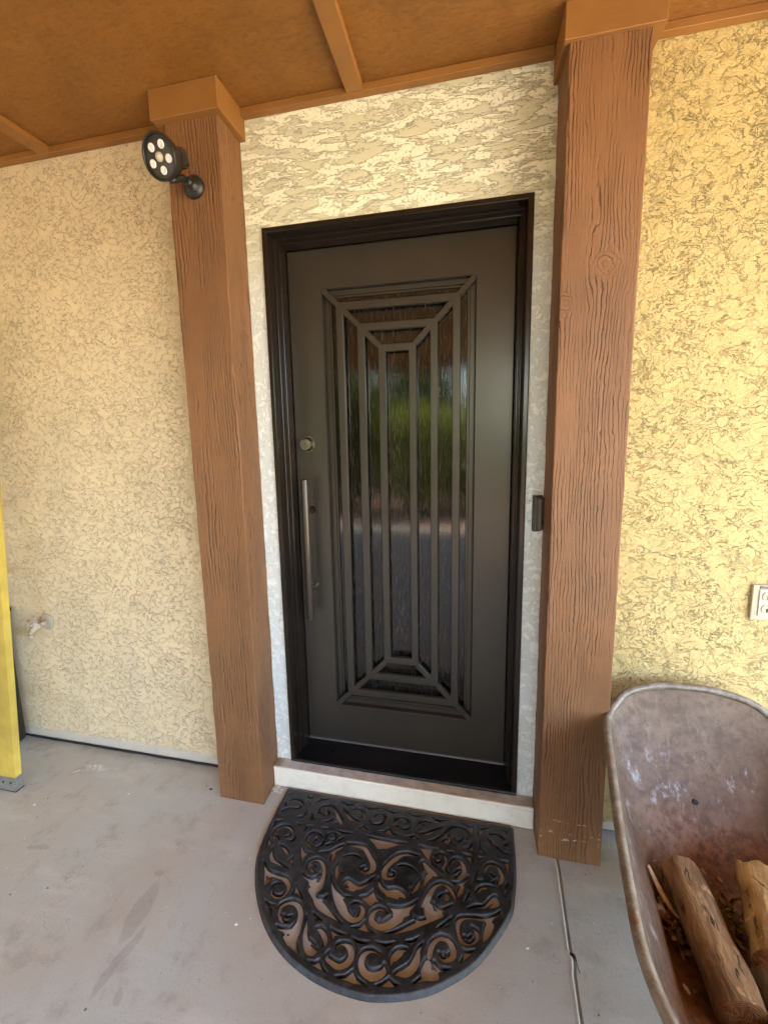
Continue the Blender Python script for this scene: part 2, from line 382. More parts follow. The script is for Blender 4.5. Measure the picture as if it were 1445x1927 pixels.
def catmull(P,n,closed=False):
    P=[np.array(p,float) for p in P]; out=[]; m=len(P)
    for i in range(m if closed else m-1):
        g=(lambda k:P[k%m]) if closed else (lambda k:P[min(max(k,0),m-1)])
        a,b,c,d=g(i-1),g(i),g(i+1),g(i+2)
        for j in range(n):
            t=j/n; out.append(.5*((2*b)+(-a+c)*t+(2*a-5*b+4*c-d)*t*t+(-a+3*b-3*c+d)*t**3))
    if not closed: out.append(P[-1])
    return out
def prism(bm,poly,z0,z1,axis='z'):
    f=(lambda x,y,z:(x,y,z)) if axis=='z' else (lambda x,y,z:(x,z,y))
    a=[bm.verts.new(f(x,y,z0)) for x,y in poly]; b=[bm.verts.new(f(x,y,z1)) for x,y in poly]
    bm.faces.new(a); bm.faces.new(b[::-1]); n=len(poly)
    for i in range(n): bm.faces.new((a[i],b[i],b[(i+1)%n],a[(i+1)%n]))
    bmesh.ops.recalc_face_normals(bm,faces=bm.faces)
def roughbox(x0,x1,y0,y1,z0,z1,step,amp,seed,bev=.004):
    # subdivided box whose faces and arrises wander like rough-sawn timber
    bm=B(); box(bm,x0,x1,y0,y1,z0,z1)
    n=int((z1-z0)/step)
    for i in range(1,n):
        z=z0+(z1-z0)*i/n
        bmesh.ops.bisect_plane(bm,geom=bm.verts[:]+bm.edges[:]+bm.faces[:],plane_co=(0,0,z),plane_no=(0,0,1))
    ve=[e for e in bm.edges if len(e.link_faces)==2 and abs(e.link_faces[0].normal.dot(e.link_faces[1].normal))<.5 and abs((e.verts[0].co-e.verts[1].co).normalized().z)>.9]
    bmesh.ops.bevel(bm,geom=ve,offset=bev,segments=2,profile=.5,affect='EDGES')
    for v in bm.verts:
        c=v.co; k=Vector((seed+(c.x>((x0+x1)/2))*7,seed*2+(c.y>((y0+y1)/2))*5,c.z))
        c.x+=amp*(mn.noise(k*9)*.8+mn.noise(k*33)*.5+mn.noise(k*80)*.3); c.y+=amp*.5*(mn.noise((k+Vector((9,3,0)))*11)+mn.noise(k*60)*.4)
    return bm
# ---------------- setting ----------------
# porch slab with the control joint beside the right post
def slab():
    bm=B(); 
    jx=[(1.038,0.02),(1.036,-.15),(1.024,-.347),(1.020,-.41),(1.026,-.437),(1.019,-.47),(1.013,-.57),(1.005,-.9),(1.0,-1.6),(.99,-4.3)]
    L=[(-4.5,.02),(-4.5,-4.3)]
    def sheet(poly,z):
        bm.faces.new([bm.verts.new((x,y,z)) for x,y in poly])
    # left sheet sits 2 mm proud with a rounded lip, groove between
    left=[(x,y) for x,y in jx]
    a=[bm.verts.new((x-.012,y,0.0)) for x,y in jx]; b=[bm.verts.new((x-.004,y,0.0022)) for x,y in jx]; c=[bm.verts.new((x,y,-.001)) for x,y in jx]
    d=[bm.verts.new((x+.001,y,-.012)) for x,y in jx]; e=[bm.verts.new((x+.006,y,-.010)) for x,y in jx]; f=[bm.verts.new((x+.009,y,-.0025)) for x,y in jx]
    lo=[bm.verts.new((-4.5,y,0.0)) for x,y in jx]; ro=[bm.verts.new((4.6,y,-.0025)) for x,y in jx]
    for i in range(len(jx)-1):
        for p,q in ((lo,a),(a,b),(b,c),(c,d),(d,e),(e,f),(f,ro)): bm.faces.new((p[i],p[i+1],q[i+1],q[i]))
    # front edge drop
    bm.faces.new([bm.verts.new(v) for v in((-4.5,-4.3,0),(4.6,-4.3,0),(4.6,-4.3,-.06),(-4.5,-4.3,-.06))])
    bmesh.ops.recalc_face_normals(bm,faces=bm.faces)
    return bm
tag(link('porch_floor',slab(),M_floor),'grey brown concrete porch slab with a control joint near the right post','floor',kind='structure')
def mk_ground():
    t=T('dry_yard_soil'); P=t.P()
    c=t.mix(t.ss(t.noise(1.4,P,6,.65),.35,.65),(.42,.31,.13),(.52,.40,.18)); c=t.mix(t.ss(t.noise(30,P,4,.7),.45,.7),c,(.24,.14,.09))
    return t.out(c,.95,t.bump(t.noise(25,P,5,.7),.02,.8))
gb=B(); gb.faces.new([gb.verts.new(v) for v in((-150,-250,-.06),(150,-250,-.06),(150,60,-.06),(-150,60,-.06))])
tag(link('ground',gb,mk_ground()),'dry tan yard soil beyond the porch','ground',kind='structure')
pb=B(); pb.faces.new([pb.verts.new(v) for v in((-9,-5.3,-.052),(9,-5.3,-.052),(9,-4.3,-.052),(-9,-4.3,-.052))])
tag(link('path',pb,simple('red_gravel',(.40,.24,.18),.95,0,40,.01,.35)),'reddish gravel path along the edge of the porch','path',kind='structure')
fb=B(); fb.faces.new([fb.verts.new(v) for v in((-12,-9.5,-.048),(12,-9.5,-.048),(12,-5.3,-.048),(-12,-5.3,-.048))])
def mk_mulch():
    t=T('bark_mulch'); P=t.P(); n=t.noise(14,P,5,.75)
    c=t.mix(t.ss(n,.42,.58),(.07,.035,.022),(.24,.115,.07)); c=t.mix(t.ss(t.noise(30,P,3,.7),.62,.68),c,(.55,.36,.28))
    return t.out(c,.95,t.bump(n,.03,1))
tag(link('planting_bed',fb,mk_mulch()),'bark mulch bed under the shrubs across the yard','bed',kind='structure')
# house walls
def wallbox(x0,x1,z0,z1,y0=0,y1=.2):
    bm=B(); box(bm,x0,x1,y0,y1,z0,z1); return bm
ZC=2.576
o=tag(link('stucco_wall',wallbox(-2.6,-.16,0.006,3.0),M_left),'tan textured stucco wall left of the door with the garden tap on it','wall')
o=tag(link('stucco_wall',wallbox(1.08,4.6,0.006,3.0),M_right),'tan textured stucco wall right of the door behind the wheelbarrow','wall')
bm=B(); y0=0.0005
box(bm,-.16,.003,y0,.2,.088,3.0); box(bm,.913,1.08,y0,.2,.088,3.0); box(bm,.003,.913,y0,.2,2.197,3.0)
tag(link('door_surround_wall',bm,M_white),'pale skip trowelled stucco framing the metal door between both posts','wall')
# unseen side wall, added to darken the left end of the porch
tag(link('added_side_wall',wallbox(-2.75,-2.55,0.006,2.57,-3.4,-.001),M_left),'unseen tan stucco wall added to darken the left side of the porch','wall')
# unlit entry hall behind the door
bm=B(); box(bm,-1.6,2.6,.201,3.0,-.02,2.95)
bmesh.ops.delete(bm,geom=[f for f in bm.faces if f.normal.y<-.9],context='FACES_ONLY')
bmesh.ops.reverse_faces(bm,faces=bm.faces)
T_hall=T('hall_plaster'); tag(link('entry_hall',bm,T_hall.out((.12,.11,.10),.9)),'unlit entry hall behind the front door','hall',kind='structure')
# ceiling
ce=thing('porch_ceiling','brown painted plywood porch ceiling with battens and wall trim','ceiling',(.4,-.3,ZC))
bm=B(); box(bm,-2.6,3.2,-5.4,0.0,ZC,ZC+.05); link('ceiling_panel',bm,M_ply,ce)
def trimseg(x0,x1):
    bm=B(); box(bm,x0,x1,-.029,-.0005,2.5525,ZC-.0006,.0015,1); link('wall_trim',bm,M_trim,ce)
trimseg(-2.54,-.275); trimseg(-.0445,.9585); trimseg(1.204,3.19)
for x0 in (-2.12,-.895,.331,1.557,2.78):
    bm=B(); box(bm,x0,x0+.055,-5.38,-.0295,2.5535,ZC-.0006,.0015,1); link('batten',bm,M_trim,ce)
bm=B(); box(bm,-2.6,3.2,-5.48,-5.4,2.40,ZC+.12); link('fascia_beam',bm,M_trim,ce)
bm=B(); box(bm,-2.8,3.4,-5.6,.2,ZC+.051,ZC+.2); link('roof_slab',bm,M_trim,ce)
# posts
def post(x0,x1,mat,lab,seed,cx0,cx1,cy):
    t=thing('wooden_post',lab,'post',((x0+x1)/2,-.0725,0))
    link('post_shaft',roughbox(x0,x1,-.1455,-.0006,.001,2.4855,.012,.0022,seed),mat,t)
    bm=B(); 
    # wrapped cap: four boards mitred, with a soffit board
    box(bm,cx0,cx1,cy,-.001,2.4852,ZC-.0008,.0018,1)
    for v in bm.verts:
        v.co.x+=.0008*mn.noise(v.co*9); 
    c=link('post_cap',bm,M_trim,t)
    return t
post(-.2564,-.0625,M_postL,'rough brown wooden post left of the door carrying the black security light',3.1,-.2873,-.0432,-.171)
post(.9753,1.1746,M_postR,'rough brown wooden post with a big knot right of the door',8.7,.960,1.202,-.157)
# doorstep
st=thing('doorstep','low cream painted doorstep with a mortar top under the metal door','step',(.456,-.025,0))
bm=B(); box(bm,-.0605,.9735,-.0500,-.0006,.002,.0875,.002,2)
link('step_face',bm,M_step,st)
bm=B(); box(bm,-.0600,.9730,-.0535,-.046,.0815,.0935,.003,2); link('step_lip',bm,M_step,st)
bm=B(); box(bm,-.0600,.9725,-.046,.0,.0878,.0925,0); 
bmesh.ops.subdivide_edges(bm,edges=bm.edges,cuts=20,use_grid_fill=True)
for v in bm.verts: v.co.z+=.0012*mn.noise(v.co*40)
link('mortar_bed',bm,M_mortar,st,True)
MS=[[(258,-938,10),(321,-842,26),(468,-794,13)],[(289,-1384,40),(255,-1280,17)],[(378,-1166,30),(496,-1057,43),(721,-1053,50),(914,-1195,59),(904,-1351,53),(746,-1456,50),(507,-1464,40),(345,-1556,46),(265,-1692,40)],[(1698,-1473,26),(1685,-1249,36),(1847,-1086,43),(2113,-1047,43),(2351,-1238,59),(2516,-1458,92),(2676,-1671,73),(2447,-1724,20)],[(1735,-1444,46),(1909,-1494,33)],[(1951,-1274,23),(2113,-1349,36),(2062,-1485,40),(1866,-1482,23)],[(2002,-1764,20),(2182,-1728,40),(2336,-1555,33)],[(2560,-1090,20),(2755,-1222,50),(2998,-1404,79),(3204,-1465,56),(3367,-1514,17)],[(3039,-1060,26),(3154,-982,33),(3361,-1039,50),(3456,-1189,56),(3399,-1345,30)],[(3895,-1206,23),(3943,-1081,30),(4119,-1017,36),(4291,-1128,43),(4261,-1357,46),(4066,-1484,53),(3808,-1487,43),(3683,-1350,23)],[(439,-2734,40),(357,-2561,59),(396,-2399,73),(520,-2249,73),(751,-2203,73),(976,-2323,59),(999,-2510,53),(853,-2607,40)],[(476,-2652,59),(627,-2771,26)],[(969,-2740,20),(1126,-2716,46),(1180,-2624,40),(1205,-2488,17)],[(1654,-2604,46),(1639,-2402,56),(1776,-2242,50),(2005,-2254,43),(2165,-2391,33)],[(1732,-2662,59),(1908,-2789,46)],[(1988,-2464,40),(1919,-2625,30)],[(2099,-2769,26),(2238,-2652,40),(2298,-2458,36),(2330,-2227,30),(2498,-2118,30),(2659,-2218,33),(2651,-2369,40),(2486,-2420,30)],[(2413,-2635,46),(2707,-2431,53),(2997,-2189,33)],[(2591,-2003,20),(2808,-2045,46),(3238,-2009,17)],[(566,-3038,17),(575,-3249,66),(731,-3458,92),(985,-3542,66),(1267,-3617,36),(1419,-3684,13)],[(714,-2919,20),(953,-2997,59),(1126,-3139,66),(1119,-3244,33)],[(434,-3551,13),(620,-3779,59),(812,-3917,99),(1139,-3946,86),(1430,-3981,99),(1608,-4114,86),(1631,-4318,73),(1545,-4495,66),(1354,-4547,66),(1154,-4443,46),(1122,-4272,40),(1241,-4163,33),(1348,-4211,20)],[(648,-3870,46),(833,-4239,66),(872,-4109,99)],[(2275,-2910,20),(2589,-2840,59),(2849,-2655,86),(3018,-2507,59)],[(2762,-2830,73),(2754,-3020,79),(2762,-3153,17)],[(2038,-3544,40),(2020,-3318,66),(2205,-3157,66),(2435,-3192,79),(2582,-3386,79),(2633,-3631,86),(2641,-3845,112)],[(2149,-3473,73),(2252,-3565,66)],[(2276,-3349,26),(2304,-3426,26)],[(1904,-3683,13),(2104,-3800,59),(2316,-3825,73),(2486,-3692,53),(2518,-3544,26)],[(2315,-3911,99),(2594,-3946,152),(2501,-4142,132)],[(2380,-4082,119),(2552,-4280,79),(2833,-4477,152),(3152,-4630,112),(3440,-4757,50),(3666,-4853,13)],[(2732,-4330,66),(2963,-4255,46),(2940,-4188,26)],[(3152,-2416,40),(3454,-2410,86),(3777,-2435,106),(4003,-2652,99),(4189,-2901,119),(4183,-3146,112),(3976,-3251,66),(3844,-3150,40),(3951,-3080,23)],[(3121,-2913,13),(3349,-2799,33),(3587,-2786,40),(3816,-2875,13)],[(3028,-3066,13),(2999,-3270,59),(3071,-3480,79),(3149,-3621,33)],[(3091,-3381,66),(3261,-3442,13)],[(3394,-3724,59),(3493,-3613,73),(3707,-3737,119),(3933,-3736,92),(4151,-3572,56),(4353,-3317,13)],[(3474,-3828,66),(3738,-3849,79)],[(2883,-3521,13),(3024,-3832,46),(3229,-4086,119),(3461,-4323,165),(3683,-4550,139),(3959,-4665,119),(4144,-4562,99),(4186,-4368,92),(4106,-4234,59),(3901,-4220,36),(3801,-4309,20)],[(3194,-3977,53),(3490,-4105,46),(3776,-4082,13)],[(3676,-4471,40),(3784,-4582,46),(3953,-4588,40),(3981,-4463,26)],[(1090,-4717,20),(1251,-4811,40),(1450,-4784,17)],[(1284,-4845,26),(1404,-4957,40),(1474,-5103,13)],[(1658,-4986,46),(1640,-4773,79),(1871,-4602,86),(2136,-4618,99),(2297,-4777,99),(2363,-5053,112),(2332,-5312,172),(2335,-5532,145),(2514,-5708,73),(2648,-5818,13)],[(1724,-5026,73),(1876,-5152,53),(2044,-5144,26)],[(1834,-4990,23),(1961,-5025,33),(2086,-4953,23)],[(1720,-5286,17),(1946,-5341,73),(2200,-5289,73),(2301,-5091,40)],[(2092,-5460,86),(2308,-5609,99)],[(2545,-4847,13),(2605,-5081,59),(2663,-5319,92),(2806,-5555,119),(2982,-5670,139),(3099,-5635,73)],[(2832,-5431,46),(3038,-5508,33)],[(2952,-5112,40),(3075,-5117,79),(3233,-5228,99),(3310,-5381,73),(3292,-5526,20)],[(2697,-4755,20),(2887,-4848,40),(3045,-4902,13)],[(2790,-4836,13),(2882,-4961,10)],[(3672,-5495,26),(3694,-5379,50),(3847,-5312,63),(4045,-5349,106),(4134,-5515,112),(4075,-5706,119),(3889,-5831,112),(3686,-5807,99),(3470,-5707,66),(3507,-5563,17)],[(4950,-5427,26),(4905,-5346,46),(4675,-5318,66),(4481,-5444,99),(4467,-5670,112),(4630,-5830,126),(4877,-5853,139),(5089,-5715,106),(5100,-5562,40)],[(4941,-4305,28),(4811,-4216,57),(4622,-4254,71),(4493,-4410,92),(4536,-4599,121),(4777,-4687,128),(5040,-4579,156),(5288,-4363,164)],[(4948,-4080,18),(5155,-4146,92),(5439,-4104,107),(5645,-3960,71),(5838,-3736,14)],[(5270,-4253,178),(5545,-4169,107)],[(4760,-4525,28),(4916,-4590,50),(5103,-4400,28)],[(4663,-1366,39),(4695,-1157,53),(4904,-1023,43),(5110,-1071,43),(5223,-1178,36),(5091,-1217,28)],[(4772,-1429,28),(4819,-1357,18),(4973,-1474,43),(5199,-1429,43),(5315,-1288,18)],[(5527,-1280,32),(5592,-1105,46),(5807,-998,46),(5985,-1040,43)],[(5636,-1225,43),(5784,-1166,43)],[(5632,-1529,32),(5889,-1457,71),(6176,-1277,57),(6522,-1041,18)],[(5956,-1773,14),(6277,-1630,57),(6538,-1349,46),(6733,-1092,46),(6994,-990,46),(7257,-1050,50),(7406,-1238,43),(7369,-1444,25)],[(6501,-1676,71),(6623,-1553,64),(6649,-1705,50)],[(6707,-1376,43),(6736,-1610,43),(6976,-1763,14)],[(6876,-1443,32),(7062,-1564,46),(7223,-1394,25)],[(8177,-1064,39),(8397,-1021,50),(8572,-1106,53),(8636,-1200,28)],[(8094,-1300,46),(8194,-1444,46),(8402,-1517,46),(8549,-1649,50),(8728,-1699,43)],[(6284,-2231,32),(6447,-2106,43),(6607,-2166,46),(6628,-2379,60),(6552,-2570,71),(6715,-2743,43)],[(6222,-2352,36),(6308,-2461,43),(6466,-2411,36),(6500,-2279,25)],[(7909,-2470,50),(7985,-2255,57),(8194,-2126,57),(8391,-2209,64),(8482,-2423,85),(8409,-2669,78),(8304,-2787,28)],[(8109,-2464,28),(8236,-2572,36)],[(7701,-2795,36),(7867,-2752,18)],[(8167,-2750,25),(8315,-2622,18)],[(6770,-2439,32),(6885,-2245,50),(7093,-2204,71),(7234,-2364,92),(7236,-2605,100),(7121,-2763,92),(6954,-2813,28)],[(7116,-2526,28),(6934,-2693,28)],[(6860,-2996,18),(7043,-3008,60),(7272,-2881,57),(7398,-2700,14)],[(7207,-3007,64),(7113,-3248,85),(7069,-3411,18)],[(5771,-2621,36),(5883,-2510,57),(6039,-2673,114),(6224,-2808,128),(6398,-2857,57),(6570,-2890,18)],[(6097,-2935,121),(6012,-3118,78),(5982,-3318,14)],[(5778,-2361,18),(5434,-2345,71),(5151,-2402,85),(4910,-2596,114),(4732,-2811,107),(4615,-3045,107),(4690,-3251,107),(4898,-3242,78),(4999,-3121,36),(4863,-3047,25)],[(5025,-2858,14),(5244,-2780,46),(5496,-2816,46),(5718,-2926,14)],[(5829,-3055,18),(5761,-3298,78),(5653,-3511,64),(5527,-3441,14)],[(5653,-3511,50),(5576,-3682,18)],[(4461,-3330,18),(4596,-3565,78),(4842,-3690,107),(5102,-3637,128),(5328,-3685,107),(5423,-3773,28)],[(4862,-3795,71),(5162,-3796,78)],[(7246,-3562,14),(7356,-3375,28),(7443,-3213,14)],[(7372,-3447,28),(7492,-3453,14)],[(7629,-3191,36),(7778,-2995,57),(8024,-2901,53),(8210,-2901,21)],[(7759,-3118,43),(7955,-3000,28)],[(7709,-2442,11),(7637,-2692,32),(7568,-2919,11)],[(8658,-2667,11),(8536,-2899,36),(8548,-3143,14)],[(5933,-3946,28),(6073,-3740,107),(6192,-3440,100),(6324,-3224,78),(6549,-3098,71),(6784,-3163,78),(6938,-3352,71),(6985,-3525,14)],[(6179,-3837,156),(6261,-4052,178),(6539,-3996,121),(6183,-4237,92),(5860,-4413,107),(5602,-4574,92),(5343,-4706,60),(4997,-4848,14)],[(6363,-3741,28),(6467,-3852,50),(6656,-3843,46),(6907,-3669,14)],[(6478,-3552,36),(6523,-3482,28),(6600,-3420,21)],[(6729,-3394,85),(6720,-3549,64)],[(5773,-4208,14),(5878,-4299,57),(6122,-4249,50)],[(6475,-4423,14),(6678,-4252,32),(6908,-4034,14)],[(6652,-4333,28),(6816,-4273,14)],[(7357,-3701,18),(7622,-3575,46),(7872,-3524,60),(8036,-3343,64),(8215,-3202,92),(8238,-3347,107),(8060,-3486,64)],[(7089,-4298,71),(7099,-4079,85),(7281,-3953,68),(7587,-3897,64),(7891,-3863,78),(8200,-3716,53),(8363,-3556,14)],[(8038,-3944,128),(7938,-4179,121),(7842,-4382,64),(7795,-4493,14)],[(7106,-4375,71),(7227,-4571,85),(7432,-4593,57),(7608,-4455,64),(7640,-4266,78),(7493,-4163,36)],[(7270,-4446,32),(7403,-4476,43),(7462,-4381,25)],[(6318,-5067,107),(6357,-4837,92),(6550,-4631,85),(6802,-4619,100),(6955,-4765,100),(6961,-4960,100),(6838,-5082,85),(6667,-5104,64),(6575,-5003,36)],[(6293,-5264,121),(6272,-5500,178),(6496,-5499,142),(6175,-5654,71),(5929,-5814,14)],[(6447,-5232,43),(6626,-5359,57),(6909,-5301,18)],[(6718,-4986,28),(6805,-5004,28),(6844,-4911,18)],[(5280,-5565,18),(5284,-5387,78),(5397,-5219,100),(5560,-5124,71),(5688,-5085,28)],[(5369,-5405,50),(5546,-5225,43)],[(6125,-4833,14),(6005,-5008,60),(5972,-5234,114),(5869,-5456,135),(5704,-5604,135),(5527,-5663,85),(5397,-5706,21)]]
MP=[[(947,-794),(1113,-826),(1223,-758),(1205,-981),(1253,-1194),(1128,-973)],[(963,-1785),(1142,-1646),(1219,-1440),(1250,-1769)],[(1423,-1506),(1478,-1704),(1442,-1793),(1738,-1775),(1576,-1705)],[(1470,-1041),(1589,-806),(1980,-761),(1682,-897)],[(2411,-789),(2678,-817),(3028,-801),(2795,-953)],[(3300,-792),(3622,-838),(4055,-796),(3645,-941)],[(3289,-1787),(3450,-1696),(3535,-1589),(3653,-1695),(3856,-1779),(3576,-1757)],[(4114,-1768),(4350,-1680),(4492,-1506),(4659,-1681),(4865,-1762),(4478,-1745)],[(202,-2359),(211,-2048),(496,-1980),(317,-2105)],[(1013,-2000),(1197,-2023),(1200,-2220)],[(1427,-2311),(1440,-2055),(1742,-1995),(1524,-2105)],[(2027,-1998),(2304,-1982),(2184,-2072)],[(216,-2666),(318,-3212),(338,-3030),(469,-2913),(334,-2830)],[(1277,-3400),(1381,-3226),(1519,-3550),(1418,-3438)],[(1842,-4030),(1868,-4211),(1856,-4417),(1974,-4307),(2113,-4366),(2261,-4450),(2043,-4235)],[(1476,-2713),(1694,-2938),(2005,-2999),(1824,-3086),(1769,-3217),(1783,-3382),(1606,-3078)],[(4006,-4022),(4231,-3913),(4393,-3721),(4529,-3910),(4735,-4010),(4519,-4081),(4395,-4217),(4220,-4128)],[(3340,-5013),(3539,-5072),(3861,-5112),(3657,-5166),(3519,-5194),(3514,-5316)],[(4045,-5141),(4300,-5175),(4592,-5139),(4401,-5235),(4228,-5230)],[(2968,-5921),(3182,-5899),(3294,-5817),(3432,-5968),(3590,-6064),(3385,-6031),(3122,-5966)],[(3835,-6097),(4108,-6010),(4279,-5842),(4429,-5997),(4706,-6093),(4383,-6129),(4029,-6110)],[(3964,-4901),(4203,-4795),(4325,-4625),(4471,-4804),(4682,-4897),(4377,-4902),(4168,-4890)],[(4962,-6056),(5125,-5957),(5282,-5810),(5424,-5896),(5591,-5923),(5305,-6012)],[(4773,-5108),(5043,-5086),(5306,-5000),(5173,-5133),(4996,-5159)],[(4221,-810),(4511,-831),(4868,-784),(4550,-937)],[(4987,-774),(5314,-822),(5784,-761),(5445,-916)],[(6002,-789),(6259,-835),(6682,-786),(6267,-950)],[(7084,-784),(7369,-852),(7576,-811),(7535,-1110),(7425,-946)],[(7799,-872),(8153,-802),(7869,-991),(7790,-1202)],[(8576,-801),(8791,-841),(8781,-957),(8697,-880)],[(5094,-1769),(5314,-1714),(5450,-1594),(5696,-1769),(5431,-1750)],[(7192,-1789),(7405,-1708),(7549,-1538),(7512,-1793)],[(8620,-1409),(8775,-1235),(8757,-1447)],[(7785,-1401),(7815,-1627),(8021,-1781),(7775,-1804)],[(6663,-2000),(6912,-1987),(6808,-2060)],[(7177,-1983),(7510,-1986),(7491,-2277),(7370,-2105)],[(7736,-2006),(7978,-1983),(7802,-2101),(7748,-2226)],[(8457,-1977),(8747,-1955),(8705,-2428),(8635,-2083)],[(3739,-1986),(5202,-1993),(4957,-2100),(4584,-2308),(4264,-2391),(4076,-2217)],[(5663,-1979),(5976,-1993),(6339,-1989),(6130,-2095),(6074,-2273),(6199,-2500),(6381,-2604),(6315,-2652),(6013,-2394)],[(7224,-4767),(7374,-4791),(7580,-4724),(7431,-4865),(7164,-5114),(7246,-4926)],[(5604,-4914),(5792,-4850),(5994,-4726),(5912,-4851),(5774,-4948)]]
# ---------------- front door ----------------
X0,X1,ZB,ZT=0.0,.916,.0945,2.2
dr=thing('front_door','dark bronze metal entry door with concentric rectangular grille over glass','door',(.458,.06,ZB))
def ringprof(prof,x0,x1,z0,z1,three=True):
    # extrude a profile (inset, y) round left, top and right of the opening
    bm=B(); rows=[]
    for ins,y in prof:
        rows.append([bm.verts.new(v) for v in((x0+ins,y,z0),(x0+ins,y,z1-ins),(x1-ins,y,z1-ins),(x1-ins,y,z0))])
    for a,b in zip(rows,rows[1:]):
        for k in range(3): bm.faces.new((a[k],a[k+1],b[k+1],b[k]))
    bmesh.ops.recalc_face_normals(bm,faces=bm.faces)
    bm.normal_update()
    # make normals face the opening/front
    s=sum(f.normal.y for f in bm.faces)
    if s>0: bmesh.ops.reverse_faces(bm,faces=bm.faces)
    return bm
prof=[(.0,.199),(-.004,.199),(-.004,.03),(-.001,-.004),(.0005,-.0065),(.003,-.0075),(.0145,-.0075),(.0170,-.0068),(.0182,-.0048),(.0185,-.001),
 (.0188,.038),(.0192,.0405),(.0205,.0402),(.0235,.0402),(.0247,.0412),(.0250,.044),(.0250,.0505),(.0258,.0525),(.0268,.0525),(.0272,.0555),(.0272,.066),
 (.0276,.0685),(.0290,.0688),(.0312,.0688),(.0324,.0700),(.0327,.073),(.0327,.0795),(.0333,.081),(.0340,.081),(.0343,.084),(.0343,.1385)]
link('door_frame',ringprof(prof,X0,X1,ZB,ZT),M_frame,dr)
# threshold: black pan with a raised front lip and coved back
bm=B(); rows=[]
tp=[(-.0085,.0935),(-.009,.100),(-.0075,.1035),(-.003,.1040),(.001,.1030),(.004,.0990),(.010,.0972),(.100,.0972),(.112,.0990),(.1385,.1030)]
for y,z in tp: rows.append([bm.verts.new((x,y,z)) for x in (.0012,.0185,.8975,.9148)])
for a,b in zip(rows,rows[1:]):
    for k in range(3): bm.faces.new((a[k],a[k+1],b[k+1],b[k]))
bmesh.ops.recalc_face_normals(bm,faces=bm.faces)
link('threshold',bm,M_sill,dr)
def dullsides(o):
    for p in o.data.polygons:
        if abs(p.normal.x)>.5 and .05<p.center.x+.458<.87: p.material_index=1
# leaf
LY=.124; LX0,LX1,LZ0,LZ1=.0352,.8808,.112,2.1645
OX0,OX1,OZ0,OZ1=.172,.745,.287,2.017
def rect(bm,x0,x1,z0,z1,ix0,ix1,iz0,iz1,y0,y1,bev=.0018,ob=None):
    ob=bev if ob is None else ob
    # picture-frame solid between outer and inner rectangle, y0 front, y1 back, small chamfer on the front arrises
    rings=[]
    for (a,b,c,d,y) in ((x0,x1,z0,z1,y1),(x0,x1,z0,z1,y0+ob+.0001),(x0+ob,x1-ob,z0+ob,z1-ob,y0),(ix0-bev,ix1+bev,iz0-bev,iz1+bev,y0),(ix0,ix1,iz0,iz1,y0+bev),(ix0,ix1,iz0,iz1,y1)):
        rings.append([bm.verts.new(v) for v in((a,y,c),(b,y,c),(b,y,d),(a,y,d))])
    fs=[]
    for i in range(len(rings)):
        p,q=rings[i],rings[(i+1)%len(rings)]
        for k in range(4): fs.append(bm.faces.new((p[k],p[(k+1)%4],q[(k+1)%4],q[k])))
    bmesh.ops.recalc_face_normals(bm,faces=fs)
bm=B(); rect(bm,LX0,LX1,LZ0,LZ1,OX0,OX1,OZ0,OZ1,LY,LY+.05,.003)
leaf=link('door_leaf',bm,M_bronze,dr,mats=[M_bronze,M_matte]); dullsides(leaf)
bm=B(); box(bm,LX0,LX1,LY-.003,LY+.02,.1045,.1118,.001,1); link('bottom_sweep',bm,M_edge,dr)
# grille: three concentric rectangles and four corner diagonals in one plane with the leaf face
bm=B()
for i,o_ in enumerate(((.051,.081),(.133,.1625),(.214,.2425))):
    a,b=o_; y=LY+.0004
    rect(bm,OX0+a,OX1-a,OZ0+a*1.02,OZ1-a,OX0+b,OX1-b,OZ0+b*1.02,OZ1-b,y,y+.016,.0024)
link('grille',bm,M_bronze,dr)
bm=B()
def diag(p,q,wd,y):
    p=Vector((p[0],0,p[1]));q=Vector((q[0],0,q[1])); d=(q-p).normalized(); s=Vector((-d.z,0,d.x))
    b=.0024; prof=[(-wd/2,y+.016),(-wd/2,y+b),(-wd/2+b,y),(wd/2-b,y),(wd/2,y+b),(wd/2,y+.016)]
    A=[bm.verts.new(p+s*u+Vector((0,v,0))) for u,v in prof]; C=[bm.verts.new(q+s*u+Vector((0,v,0))) for u,v in prof]
    fs=[bm.faces.new((A[k],A[(k+1)%6],C[(k+1)%6],C[k])) for k in range(6)]
    bmesh.ops.recalc_face_normals(bm,faces=fs)
for sx,sz,px,pz in ((1,1,OX0,OZ0),(-1,1,OX1,OZ0),(1,-1,OX0,OZ1),(-1,-1,OX1,OZ1)):
    for a,b in ((-.004,.056),(.0775,.138),(.1585,.2185)):
        diag((px+sx*a,pz+sz*a),(px+sx*b,pz+sz*b),.023,LY+.0009)
link('corner_mitre_bars',bm,M_bronze,dr)
# glazing frame set back in the opening
bm=B(); rect(bm,OX0+.001,OX1-.001,OZ0+.001,OZ1-.001,OX0+.020,OX1-.020,OZ0+.020,OZ1-.020,LY+.024,LY+.05,.002,0)
rect(bm,OX0+.0205,OX1-.0205,OZ0+.0205,OZ1-.0205,OX0+.029,OX1-.029,OZ0+.029,OZ1-.029,LY+.028,LY+.05,.002,0)
gf=link('glazing_frame',bm,M_bronze,dr,mats=[M_bronze,M_matte]); dullsides(gf)
bm=B(); box(bm,OX0+.0292,OX1-.0292,LY+.034,LY+.040,OZ0+.0292,OZ1-.0292); link('glass_pane',bm,M_glass,dr)
